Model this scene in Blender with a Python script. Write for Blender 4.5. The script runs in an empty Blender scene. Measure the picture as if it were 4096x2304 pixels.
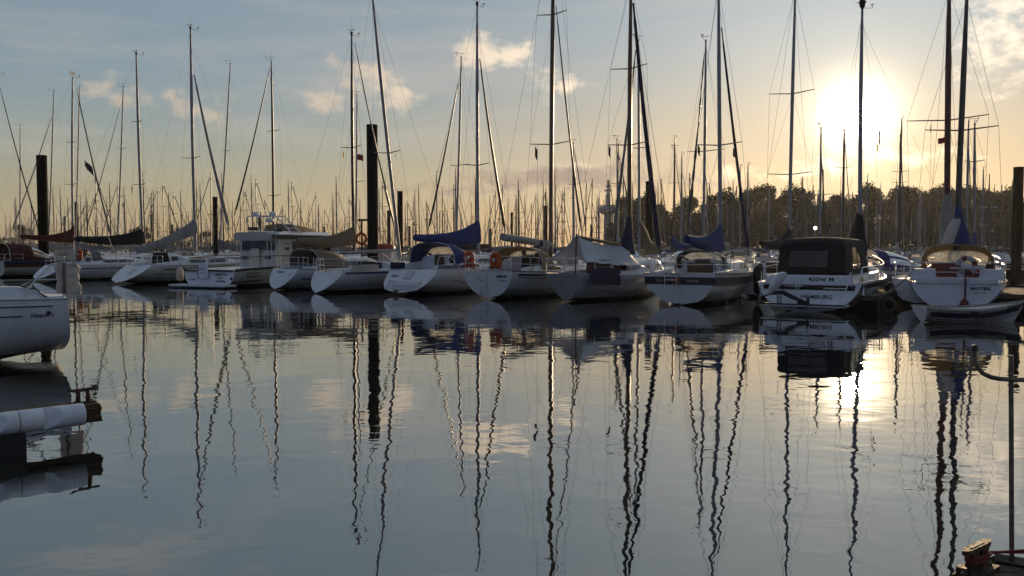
import bpy, math, random
from mathutils import Vector, Matrix, noise
R = math.radians
random.seed(7)
S = bpy.context.scene
COL = S.collection

# ---------------------------------------------------------------- camera
CAM_H, FPX, PITCH = 2.1, 3407.0, R(2.59)
cd = bpy.data.cameras.new('camera'); cam = bpy.data.objects.new('camera', cd); COL.objects.link(cam)
cam.location = (0, 0, CAM_H); cam.rotation_euler = (R(90) - PITCH, 0, 0)
cd.sensor_width = 36; cd.lens = 36 * FPX / 4096; cd.clip_start = 0.1; cd.clip_end = 6000
S.camera = cam

def ray(px, py):                       # direction of a pixel of the 4096 x 2304 photograph
    x = (px - 2048) / FPX; v = -(py - 1152) / FPX
    c, s = math.cos(PITCH), math.sin(PITCH)
    return Vector((x, c + v * s, -s + v * c))
def at(px, py, Y):                     # the point at depth Y seen in a pixel
    d = ray(px, py); k = Y / d.y
    return Vector((d.x * k, Y, CAM_H + d.z * k))
def gnd(px, py, z=0.0):
    d = ray(px, py); k = (z - CAM_H) / d.z
    return Vector((d.x * k, d.y * k, z))

# ---------------------------------------------------------------- light and sky
SUN_DIR = ray(3425, 470).normalized()
SUN_EL = math.asin(SUN_DIR.z); SUN_AZ = math.atan2(SUN_DIR.x, SUN_DIR.y)
ld = bpy.data.lights.new('sun', 'SUN'); sun = bpy.data.objects.new('sun', ld); COL.objects.link(sun)
ld.energy = 2.6; ld.angle = R(0.6); ld.color = (1.0, 0.72, 0.42)
sun.rotation_euler = SUN_DIR.to_track_quat('Z', 'Y').to_euler()
S.view_settings.view_transform = 'Standard'; S.view_settings.look = 'None'
S.view_settings.gamma = 1; S.view_settings.exposure = 0.38
S.cycles.max_bounces = 8; S.cycles.glossy_bounces = 4; S.cycles.transparent_max_bounces = 12
S.cycles.diffuse_bounces = 3; S.cycles.caustics_reflective = False; S.cycles.caustics_refractive = False
S.cycles.sample_clamp_indirect = 25.0

class NT:                               # small node-graph helper
    def __init__(s, tree): s.t = tree; s.n = tree.nodes; s.n.clear()
    def new(s, typ, **kw):
        o = s.n.new(typ)
        for k, v in kw.items(): setattr(o, k, v)
        return o
    def put(s, sock, v):
        if hasattr(v, 'is_output') or isinstance(v, bpy.types.NodeSocket): s.t.links.new(v, sock)
        else: sock.default_value = v
    def math(s, op, a, b=0.0, c=0.0, clamp=False):
        m = s.new('ShaderNodeMath', operation=op, use_clamp=clamp)
        s.put(m.inputs[0], a); s.put(m.inputs[1], b); s.put(m.inputs[2], c)
        return m.outputs[0]
    def vmath(s, op, a, b=(0, 0, 0)):
        m = s.new('ShaderNodeVectorMath', operation=op); s.put(m.inputs[0], a); s.put(m.inputs[1], b)
        return m.outputs['Value'] if op in ('DOT_PRODUCT', 'LENGTH') else m.outputs[0]
    def mix(s, f, a, b, blend='MIX'):
        m = s.new('ShaderNodeMix', data_type='RGBA', blend_type=blend)
        s.put(m.inputs[0], f)
        for q, v in ((6, a), (7, b)):
            s.put(m.inputs[q], (*v, 1) if isinstance(v, tuple) and len(v) == 3 else v)
        return m.outputs[2]
    def smooth(s, x, lo, hi):
        m = s.new('ShaderNodeMapRange', interpolation_type='SMOOTHSTEP')
        s.put(m.inputs[0], x); m.inputs[1].default_value = lo; m.inputs[2].default_value = hi
        return m.outputs[0]
    def noise(s, vec, scale, detail=3, rough=0.55, dist=0.0):
        m = s.new('ShaderNodeTexNoise'); s.put(m.inputs['Vector'], vec)
        m.inputs['Scale'].default_value = scale; m.inputs['Detail'].default_value = detail
        m.inputs['Roughness'].default_value = rough; m.inputs['Distortion'].default_value = dist
        return m.outputs['Fac']

W = bpy.data.worlds.new('World'); S.world = W; W.use_nodes = True
g = NT(W.node_tree)
SKY_STR = 0.11
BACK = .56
SKYG = (0.33, .33, .335, .34)
sky = g.new('ShaderNodeTexSky', sky_type='NISHITA', sun_disc=False, sun_elevation=SUN_EL, sun_rotation=SUN_AZ,
            altitude=0, air_density=1.0, dust_density=1.0, ozone_density=1.6)
tc = g.new('ShaderNodeTexCoord'); D = g.vmath('NORMALIZE', tc.outputs['Generated'])
sep = g.new('ShaderNodeSeparateXYZ'); g.put(sep.inputs[0], D)
AZ = g.math('ARCTAN2', sep.outputs[0], sep.outputs[1]); EL = g.math('ARCSINE', sep.outputs[2])
cosun = g.vmath('DOT_PRODUCT', D, tuple(SUN_DIR))
ang = g.math('ARCCOSINE', g.math('MINIMUM', cosun, 0.999999))
K = 1.0 / SKY_STR
def radiance(r, g_, b_): return (r * K, g_ * K, b_ * K)
# the hazy evening air flattens the clear-sky model: compress its range
base = g.vmath('MULTIPLY', sky.outputs[0], (SKY_STR, SKY_STR, SKY_STR))
lum = g.vmath('DOT_PRODUCT', base, (.25, .6, .15))
flat = g.new('ShaderNodeVectorMath', operation='SCALE'); g.put(flat.inputs[0], base)
g.put(flat.inputs['Scale'], g.math('POWER', g.math('MAXIMUM', lum, 1e-4), SKYG[0] - 1.0))
col = g.vmath('MULTIPLY', flat.outputs[0], tuple(SKYG[1 + i] * K for i in range(3)))
def tint(v, c):
    t = g.new('ShaderNodeVectorMath', operation='SCALE'); t.inputs[0].default_value = c; g.put(t.inputs['Scale'], v); return t.outputs[0]
lumc = g.math('MULTIPLY', g.math('POWER', g.math('MAXIMUM', lum, 1e-4), SKYG[0]), SKYG[2] * K)
low = g.smooth(EL, R(11), R(0)); high = g.smooth(EL, R(4), R(16))
col = g.mix(g.math('ADD', .10, g.math('MULTIPLY', low, .38)), col, tint(lumc, (1.36, 1.02, .74)))
col = g.mix(g.math('MULTIPLY', high, .68), col, tint(lumc, (.78, 1.04, 1.26)))
# the sky turns darker and bluer away from the sun
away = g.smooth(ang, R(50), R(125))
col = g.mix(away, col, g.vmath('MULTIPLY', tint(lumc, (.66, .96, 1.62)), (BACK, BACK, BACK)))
# thin veil of high cloud
nz = g.noise(g.vmath('MULTIPLY', D, (2.0, 2.6, 13.0)), 1.7, 6, 0.6)
col = g.mix(g.math('MULTIPLY', g.smooth(nz, 0.42, 0.75), 0.30), col, (0.50 * K, 0.43 * K, 0.36 * K))
# separate clouds: azimuth, elevation, half width, half height (degrees), strength
wv = g.new('ShaderNodeTexNoise'); g.put(wv.inputs['Vector'], D)
wv.inputs['Scale'].default_value = 24; wv.inputs['Detail'].default_value = 8; wv.inputs['Roughness'].default_value = 0.6
wsep = g.new('ShaderNodeSeparateColor'); g.put(wsep.inputs[0], wv.outputs['Color'])
wa = g.math('MULTIPLY', g.math('SUBTRACT', wsep.outputs[0], 0.5), R(4.6)); we = g.math('MULTIPLY', g.math('SUBTRACT', wsep.outputs[1], 0.5), R(3.0))
AZw = g.math('ADD', AZ, wa); ELw = g.math('ADD', EL, we)
def cloud_mask(lst):
    tot = None
    for px, py, hw, hh, st in lst:
        d = ray(px, py).normalized(); a0, e0 = math.atan2(d.x, d.y), math.asin(d.z)
        x = g.math('DIVIDE', g.math('SUBTRACT', AZw, a0), hw / FPX); y = g.math('DIVIDE', g.math('SUBTRACT', ELw, e0), hh / FPX)
        r = g.math('SQRT', g.math('ADD', g.math('MULTIPLY', x, x), g.math('MULTIPLY', y, y)))
        m = g.math('MULTIPLY', g.math('SUBTRACT', 1.0, g.smooth(r, 0.0, 1.3)), st)
        tot = m if tot is None else g.math('MAXIMUM', tot, m)
    fb = g.noise(g.vmath('MULTIPLY', D, (1.0, 1.0, 1.7)), 42, 9, .6)
    return g.math('MULTIPLY', g.smooth(g.math('ADD', tot, g.math('MULTIPLY', g.math('SUBTRACT', fb, .5), 1.5)), .22, .95), g.smooth(tot, 0.0, .22))
warm = cloud_mask([(420, 350, 130, 75, .75), (540, 385, 120, 60, .6), (720, 415, 130, 65, .75), (855, 455, 130, 80, .6),
                   (1300, 385, 120, 90, .85), (1345, 250, 90, 50, .55), (1480, 310, 170, 90, .8), (1600, 385, 130, 95, .85), (1040, 450, 90, 60, .4),
                   (1920, 225, 170, 100, .9), (2075, 220, 140, 100, .9), (2290, 350, 150, 80, .6), (2180, 300, 90, 60, .4),
                   (4010, 110, 200, 300, .6), (4080, 280, 190, 150, .5), (3610, 640, 300, 50, .7), (3300, 680, 380, 40, .6), (2950, 690, 260, 50, .5), (2300, 650, 300, 40, .4)])
dark = cloud_mask([(2250, 710, 520, 75, 1.0), (1850, 760, 380, 50, .6), (2780, 725, 320, 50, .7), (2560, 640, 320, 45, .5)])
sunnear = g.smooth(ang, R(40), R(3))
wcol = g.mix(sunnear, (0.56 * K, 0.43 * K, 0.31 * K), (1.5 * K, 1.2 * K, 0.85 * K))
col = g.mix(g.math('MULTIPLY', warm, 0.62), col, wcol)
dcol = g.mix(g.smooth(ang, R(18), R(2)), (0.25 * K, 0.19 * K, 0.175 * K), (0.70 * K, 0.52 * K, 0.35 * K))
col = g.mix(g.math('MULTIPLY', dark, 0.72), col, dcol)
# the sun's own aureole in the hazy air
au = g.math('ADD', g.math('MULTIPLY', g.math('POWER', 2.718, g.math('MULTIPLY', ang, -1 / R(.75))), 12.0 * K),
            g.math('MULTIPLY', g.math('POWER', 2.718, g.math('MULTIPLY', ang, -1 / R(5.5))), 0.24 * K))
au = g.math('ADD', au, g.math('MULTIPLY', g.smooth(ang, R(1.2), R(.35)), 26.0 * K))
sc_ = g.new('ShaderNodeVectorMath', operation='SCALE'); sc_.inputs[0].default_value = (1.0, 0.84, 0.58); g.put(sc_.inputs['Scale'], au)
col = g.vmath('ADD', col, sc_.outputs[0])
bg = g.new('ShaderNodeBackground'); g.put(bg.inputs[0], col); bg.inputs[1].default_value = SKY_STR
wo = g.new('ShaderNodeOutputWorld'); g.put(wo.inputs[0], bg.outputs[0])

# ---------------------------------------------------------------- materials
MATS = {}
def mat(name, colour, rough=0.5, metal=0.0, var=0.12, nscale=6.0, bump=0.0, bscale=40.0, spec=0.5, trans=0.0, coat=0.0, stretch=(1, 1, 1)):
    if name in MATS: return MATS[name]
    m = bpy.data.materials.new(name); m.use_nodes = True; q = NT(m.node_tree)
    b = q.new('ShaderNodeBsdfPrincipled'); o = q.new('ShaderNodeOutputMaterial'); q.put(o.inputs[0], b.outputs[0])
    t = q.new('ShaderNodeTexCoord'); v = q.vmath('MULTIPLY', t.outputs['Object'], stretch)
    f = q.smooth(q.noise(v, nscale, 5, 0.6), 0.3, 0.72)
    c2 = tuple(max(0, x * (1 - var * 2)) for x in colour); c1 = tuple(min(1, x * (1 + var * .5)) for x in colour)
    q.put(b.inputs['Base Color'], q.mix(f, c2, c1))
    q.put(b.inputs['Roughness'], q.math('ADD', q.math('MULTIPLY', f, -0.1), rough + .05, clamp=True))
    b.inputs['Metallic'].default_value = metal; b.inputs['Specular IOR Level'].default_value = spec
    b.inputs['Coat Weight'].default_value = coat; b.inputs['Coat Roughness'].default_value = 0.08
    if bump:
        bp = q.new('ShaderNodeBump'); bp.inputs['Strength'].default_value = bump; bp.inputs['Distance'].default_value = 0.02
        q.put(bp.inputs['Height'], q.noise(v, bscale, 3)); q.put(b.inputs['Normal'], bp.outputs[0])
    if trans:
        tr = q.new('ShaderNodeBsdfTranslucent'); q.put(tr.inputs[0], (*colour, 1)); ms = q.new('ShaderNodeMixShader'); ms.inputs[0].default_value = trans
        q.put(ms.inputs[1], b.outputs[0]); q.put(ms.inputs[2], tr.outputs[0]); q.put(o.inputs[0], ms.outputs[0])
    MATS[name] = m; return m

def clear_vinyl():                        # clear but yellowed window foil
    m = bpy.data.materials.new('clear'); m.use_nodes = True; q = NT(m.node_tree); o = q.new('ShaderNodeOutputMaterial')
    t = q.new('ShaderNodeBsdfTransparent'); t.inputs[0].default_value = (.86, .82, .72, 1)
    l = q.new('ShaderNodeBsdfTranslucent'); l.inputs[0].default_value = (.62, .55, .42, 1); gl = q.new('ShaderNodeBsdfGlossy'); gl.inputs['Roughness'].default_value = .12
    c = q.new('ShaderNodeTexCoord'); f = q.smooth(q.noise(c.outputs['Object'], 5.0, 4), .3, .75)
    a = q.new('ShaderNodeMixShader'); q.put(a.inputs[0], q.math('ADD', .28, q.math('MULTIPLY', f, .3))); q.put(a.inputs[1], t.outputs[0]); q.put(a.inputs[2], l.outputs[0])
    fr = q.new('ShaderNodeFresnel'); fr.inputs[0].default_value = 1.5; b = q.new('ShaderNodeMixShader'); q.put(b.inputs[0], fr.outputs[0]); q.put(b.inputs[1], a.outputs[0]); q.put(b.inputs[2], gl.outputs[0]); q.put(o.inputs[0], b.outputs[0])
    MATS['clear'] = m
clear_vinyl()
def hull_mat(name, top, boot, anti, z1, z2, z0=-0.5):     # antifouling below z1, boot stripe z1..z2, topsides above
    m = bpy.data.materials.new(name); m.use_nodes = True; q = NT(m.node_tree)
    b = q.new('ShaderNodeBsdfPrincipled'); o = q.new('ShaderNodeOutputMaterial'); q.put(o.inputs[0], b.outputs[0])
    t = q.new('ShaderNodeTexCoord'); sp = q.new('ShaderNodeSeparateXYZ'); q.put(sp.inputs[0], t.outputs['Object'])
    z = sp.outputs[2]
    f = q.smooth(q.noise(q.vmath('MULTIPLY', t.outputs['Object'], (1.5, 1.5, .5)), 2.2, 6, 0.65), 0.35, 0.75)
    c = q.mix(f, tuple(x * .86 for x in top), top)
    streak = q.smooth(q.noise(q.vmath('MULTIPLY', t.outputs['Object'], (9, 9, .35)), 1.0, 4, .6), .56, .8)
    grime = q.math('MULTIPLY', q.math('MULTIPLY', streak, q.smooth(z, 1.2, .1)), .32)
    c = q.mix(grime, c, tuple(x * .55 for x in (top[0], top[1] * .94, top[2] * .8)))
    c = q.mix(q.math('LESS_THAN', z, z2), c, boot); c = q.mix(q.math('LESS_THAN', z, z1), c, anti)
    q.put(b.inputs['Base Color'], c)
    q.put(b.inputs['Roughness'], q.math('ADD', q.math('MULTIPLY', f, .12), .2)); b.inputs['Coat Weight'].default_value = .25
    return m

WHITE = (.79, .80, .81)
def M(k):
    if k in MATS: return MATS[k]
    D_ = dict(
        gel=dict(colour=WHITE, rough=.35, var=.06, nscale=2.5, coat=.2), deck=dict(colour=(.62, .62, .6), rough=.6, var=.1, nscale=5),
        cream=dict(colour=(.66, .62, .52), rough=.4, var=.07), greydeck=dict(colour=(.36, .37, .38), rough=.7),
        alu=dict(colour=(.30, .30, .31), rough=.5, metal=.25, var=.1, nscale=3), mastdark=dict(colour=(.035, .03, .026), rough=.4, var=.25),
        mastwood=dict(colour=(.16, .085, .035), rough=.4, var=.3, nscale=8, stretch=(6, 6, .6)), mastred=dict(colour=(.12, .025, .016), rough=.45, var=.25),
        steel=dict(colour=(.62, .61, .6), rough=.22, metal=1.0, var=.06), wire=dict(colour=(.14, .14, .14), rough=.5, metal=.4),
        black=dict(colour=(.012, .012, .013), rough=.55), rubber=dict(colour=(.02, .02, .022), rough=.75, var=.2),
        glass=dict(colour=(.014, .016, .018), rough=.08, spec=.8, var=.05), clear=dict(colour=(.62, .56, .45), rough=.22, var=.12, nscale=4, trans=.72),
        blue=dict(colour=(.018, .045, .19), rough=.8, var=.18, bump=.5, bscale=14, trans=.12), navy=dict(colour=(.012, .018, .06), rough=.85, var=.2, bump=.5, bscale=14),
        teal=dict(colour=(.02, .2, .22), rough=.8), redbrown=dict(colour=(.1, .018, .014), rough=.85, var=.2, bump=.5, bscale=14, trans=.1),
        blackcloth=dict(colour=(.012, .012, .014), rough=.9, bump=.5, bscale=14), tan=dict(colour=(.27, .2, .13), rough=.85, var=.15, bump=.5, bscale=14, trans=.2),
        sand=dict(colour=(.42, .31, .17), rough=.85, var=.12, bump=.4, bscale=14, trans=.3),
        silver=dict(colour=(.36, .35, .33), rough=.7, var=.15, bump=.5, bscale=12, trans=.15), greycloth=dict(colour=(.2, .2, .21), rough=.85, bump=.5, bscale=14, trans=.15),
        browncloth=dict(colour=(.017, .013, .015), rough=.9, bump=.5, bscale=14), tarp=dict(colour=(.62, .66, .74), rough=.35, var=.1, nscale=5, bump=.7, bscale=6, trans=.35),
        whitecloth=dict(colour=(.66, .64, .6), rough=.8, var=.08, bump=.5, bscale=10, trans=.3), purple=dict(colour=(.06, .05, .2), rough=.8, trans=.15),
        teak=dict(colour=(.22, .11, .045), rough=.5, var=.3, nscale=5, stretch=(10, 1, 10)), dkwood=dict(colour=(.085, .04, .02), rough=.5, var=.3, nscale=5, stretch=(8, 1, 8)),
        orange=dict(colour=(.62, .1, .02), rough=.6, var=.12, trans=.1), red=dict(colour=(.4, .03, .02), rough=.5), dkred=dict(colour=(.16, .018, .018), rough=.5),
        yellow=dict(colour=(.75, .45, .03), rough=.6, trans=.3), rope=dict(colour=(.4, .37, .3), rough=.9, bump=.6, bscale=90), smoked=dict(colour=(.05, .042, .05), rough=.35, var=.15), redrope=dict(colour=(.26, .04, .025), rough=.85, bump=.7, bscale=150),
        blueink=dict(colour=(.03, .05, .16), rough=.5), ink=dict(colour=(.014, .014, .017), rough=.5), stripe=dict(colour=(.02, .022, .035), rough=.35), bluestripe=dict(colour=(.025, .04, .17), rough=.35),
        redstripe=dict(colour=(.1, .02, .018), rough=.4), whiteink=dict(colour=(.6, .6, .6), rough=.5), brass=dict(colour=(.45, .3, .1), rough=.35, metal=.8),
        pile=dict(colour=(.013, .011, .009), rough=.85, spec=.08, var=.35, nscale=1.6, stretch=(3, 3, .5), bump=.5, bscale=9),
        planks=dict(colour=(.2, .145, .09), rough=.85, var=.3, nscale=4, stretch=(1, 8, 8), bump=.5, bscale=30),
        oldwood=dict(colour=(.095, .062, .034), rough=.9, var=.4, nscale=5, stretch=(1.2, 9, 9), bump=1.0, bscale=25),
        foam=dict(colour=(.84, .85, .87), rough=.6, var=.06, nscale=5, bump=.25, bscale=60), galv=dict(colour=(.19, .155, .12), rough=.45, metal=.75, var=.25, nscale=14),
        castiron=dict(colour=(.1, .06, .034), rough=.65, metal=.35, var=.35, nscale=18, bump=.6, bscale=70), float=dict(colour=(.02, .02, .02), rough=.8),
        skin=dict(colour=(.45, .28, .2), rough=.6), jacket=dict(colour=(.02, .022, .03), rough=.9, bump=.4, bscale=30), cap=dict(colour=(.22, .13, .05), rough=.95),
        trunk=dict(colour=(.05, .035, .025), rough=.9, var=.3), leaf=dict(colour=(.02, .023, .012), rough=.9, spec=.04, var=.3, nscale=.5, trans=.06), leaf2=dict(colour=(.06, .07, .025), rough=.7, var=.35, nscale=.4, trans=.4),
        concrete=dict(colour=(.4, .38, .35), rough=.8, var=.1, nscale=1.5), lampglass=dict(colour=(.6, .58, .5), rough=.4, trans=.3))
    return mat(k, **D_[k])

# ---------------------------------------------------------------- objects
def obj(name, data, parent=None):
    o = bpy.data.objects.new(name, data); COL.objects.link(o)
    if parent is not None: o.parent = parent
    return o
def tag(o, label=None, cat=None, group=None, kind=None):
    if label: o['label'] = label
    if cat: o['category'] = cat
    if group: o['group'] = group
    if kind: o['kind'] = kind
    return o
def thing(name, label, cat, loc=(0, 0, 0), rz=0.0, group=None):
    o = obj(name, None); o.location = loc; o.rotation_euler = (0, 0, rz); o.empty_display_size = .2
    return tag(o, label, cat, group)
def copy_tree(o, parent=None):
    c = o.copy(); COL.objects.link(c)
    if parent is not None: c.parent = parent
    for ch in o.children: copy_tree(ch, c)
    return c

class MB:
    def __init__(s): s.v = []; s.f = []; s.m = []
    def add(s, vs, fs, m=0):
        b = len(s.v); s.v += [tuple(v) for v in vs]; s.f += [tuple(i + b for i in f) for f in fs]; s.m += [m] * len(fs); return s
    def box(s, c, d, rz=0.0, m=0, rx=0.0, taper=1.0):
        vs = []
        rot = Matrix.Rotation(rz, 3, 'Z') @ Matrix.Rotation(rx, 3, 'X')
        for z in (-1, 1):
            k = taper if z > 0 else 1.0
            for x, y in ((-1, -1), (1, -1), (1, 1), (-1, 1)):
                vs.append(Vector(c) + rot @ Vector((x * d[0] / 2 * k, y * d[1] / 2 * k, z * d[2] / 2)))
        return s.add(vs, [(3, 2, 1, 0), (4, 5, 6, 7), (0, 1, 5, 4), (1, 2, 6, 5), (2, 3, 7, 6), (3, 0, 4, 7)], m)
    def loft(s, rings, closed=True, capa=False, capb=False, m=0):
        n = len(rings[0]); vs = [p for r in rings for p in r]; fs = []
        for i in range(len(rings) - 1):
            for j in range(n if closed else n - 1):
                k = (j + 1) % n; fs.append((i * n + j, i * n + k, (i + 1) * n + k, (i + 1) * n + j))
        if capa: fs.append(tuple(range(n - 1, -1, -1)))
        if capb: fs.append(tuple((len(rings) - 1) * n + j for j in range(n)))
        return s.add(vs, fs, m)
    def tube(s, pts, r, n=6, m=0, caps=True, flat=1.0):
        pts = [Vector(p) for p in pts]; L = len(pts); rr = r if isinstance(r, (list, tuple)) else [r] * L
        rings = []; up = None
        for i, p in enumerate(pts):
            t = (pts[min(i + 1, L - 1)] - pts[max(i - 1, 0)]).normalized()
            if up is None: up = Vector((0, 0, 1)) if abs(t.z) < .9 else Vector((0, 1, 0))
            a = t.cross(up)
            if a.length < 1e-4: a = t.orthogonal()
            a.normalize(); b = a.cross(t).normalized(); up = b
            rings.append([p + (a * math.cos(q * 2 * math.pi / n) * flat + b * math.sin(q * 2 * math.pi / n)) * rr[i] for q in range(n)])
        return s.loft(rings, True, caps, caps, m)
    def lathe(s, prof, c=(0, 0, 0), n=16, m=0):
        rings = [[Vector(c) + Vector((r * math.cos(q * 2 * math.pi / n), r * math.sin(q * 2 * math.pi / n), z)) for q in range(n)] for r, z in prof]
        return s.loft(rings, True, True, True, m)
    def build(s, name, mats, parent=None, smooth=35, label=None):
        me = bpy.data.meshes.new(name); me.from_pydata(s.v, [], s.f); 
        for m in (mats if isinstance(mats, (list, tuple)) else [mats]): me.materials.append(M(m) if isinstance(m, str) else m)
        if any(s.m): me.polygons.foreach_set('material_index', s.m)
        if smooth:
            me.polygons.foreach_set('use_smooth', [True] * len(me.polygons)); me.set_sharp_from_angle(angle=R(smooth))
        me.update()
        o = obj(name, me, parent)
        if label: o['label'] = label
        return o
def tube(name, pts, r, m, parent, n=6): return MB().tube(pts, r, n).build(name, m, parent, 60)
def sag(a, b, d, n=12):
    a, b = Vector(a), Vector(b)
    return [a.lerp(b, i / n) - Vector((0, 0, d * 4 * (i / n) * (1 - i / n))) for i in range(n + 1)]
def text(name, body, size, loc, rot, m, parent, shear=0.0, width=1.0, off=0.0, align='CENTER', tw=None):
    c = bpy.data.curves.new(name, 'FONT'); c.body = body; c.size = size; c.extrude = .003; c.shear = shear; c.align_x = align; c.align_y = 'CENTER'; c.offset = off
    t = bpy.data.objects.new(name, c); COL.objects.link(t); bpy.context.view_layer.update()
    me = bpy.data.meshes.new_from_object(t.evaluated_get(bpy.context.evaluated_depsgraph_get()))
    bpy.data.objects.remove(t); me.materials.clear(); me.materials.append(M(m))
    o = obj(name, me, parent); o.location = loc; o.rotation_euler = rot; o.scale = (width if tw is None else tw / max(v.co.x for v in me.vertices) / 2, 1, 1)
    return o

# ---------------------------------------------------------------- water
def build_water():
    m = bpy.data.materials.new('harbour_water'); m.use_nodes = True; q = NT(m.node_tree)
    o = q.new('ShaderNodeOutputMaterial'); ge = q.new('ShaderNodeNewGeometry'); P = ge.outputs['Position']
    # slow swell, short ripples, and fine capillary wrinkles; ripple strength comes and goes in patches
    def wave(sx, sy, rz, sc, det, dist=0.0):
        mp = q.new('ShaderNodeMapping'); q.put(mp.inputs[0], P); mp.inputs['Rotation'].default_value = (0, 0, rz); mp.inputs['Scale'].default_value = (sx, sy, 1)
        return q.noise(mp.outputs[0], sc, det, .5, dist)
    patch = q.smooth(q.noise(q.vmath('MULTIPLY', P, (.05, .12, 1)), 1.0, 2), .35, .7)
    h = q.math('MULTIPLY', wave(.6, 1, R(25), .55, 1), WAVE[0])
    h = q.math('ADD', h, q.math('MULTIPLY', wave(.8, 1, R(-18), 1.9, 1, .3), WAVE[1]))
    rip = q.math('MULTIPLY', wave(.7, 1, R(8), 6.0, 2, .2), WAVE[2])
    h = q.math('ADD', h, q.math('MULTIPLY', wave(.75, 1, R(-30), 3.6, 1, .4), WAVE[4]))
    h = q.math('ADD', h, q.math('MULTIPLY', rip, q.math('ADD', q.math('MULTIPLY', patch, .8), .35)))
    # the water lies calmer in the shelter close under the moored sterns
    sh_ = q.vmath('DOT_PRODUCT', q.vmath('SUBTRACT', P, (13.7, 26.5, 0)), (math.sin(R(35.5)), math.cos(R(35.5)), 0))
    h = q.math('MULTIPLY', h, q.math('SUBTRACT', 1.0, q.math('MULTIPLY', q.smooth(sh_, -11, -3), .62)))
    bp = q.new('ShaderNodeBump'); bp.inputs['Strength'].default_value = 1; bp.inputs['Distance'].default_value = 1.0; q.put(bp.inputs['Height'], h)
    df = q.new('ShaderNodeBsdfDiffuse'); df.inputs[0].default_value = (.012, .015, .014, 1)
    gl = q.new('ShaderNodeBsdfGlossy'); gl.inputs['Roughness'].default_value = 0.0; gl.inputs[0].default_value = (.97, .96, .94, 1)
    q.put(gl.inputs['Normal'], bp.outputs[0])
    fr = q.new('ShaderNodeFresnel'); fr.inputs[0].default_value = 1.42; q.put(fr.inputs['Normal'], bp.outputs[0])
    fac = q.math('ADD', q.math('MULTIPLY', fr.outputs[0], 1 - WAVE[3]), WAVE[3], clamp=True)
    ms = q.new('ShaderNodeMixShader'); q.put(ms.inputs[0], fac); q.put(ms.inputs[1], df.outputs[0]); q.put(ms.inputs[2], gl.outputs[0]); q.put(o.inputs[0], ms.outputs[0])
    b = MB()
    b.add([(-620, -60, 0), (620, -60, 0), (620, 500, 0), (-620, 500, 0)], [(0, 1, 2, 3)])
    tag(b.build('water', m, None, 0), 'calm dark harbour water with rippling reflections of masts', 'water', kind='structure')
WAVE = (0.012, 0.0036, 0.0009, 0.33, 0.0016)
build_water()

# ---------------------------------------------------------------- sailing boats
HEAD = R(35.5)
UF = Vector((math.sin(HEAD), math.cos(HEAD), 0)); UR = Vector((-math.cos(HEAD), math.sin(HEAD), 0))
LINE0 = Vector((13.7, 26.5, 0))
def smooth01(x): x = max(0, min(1, x)); return x * x * (3 - 2 * x)

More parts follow.
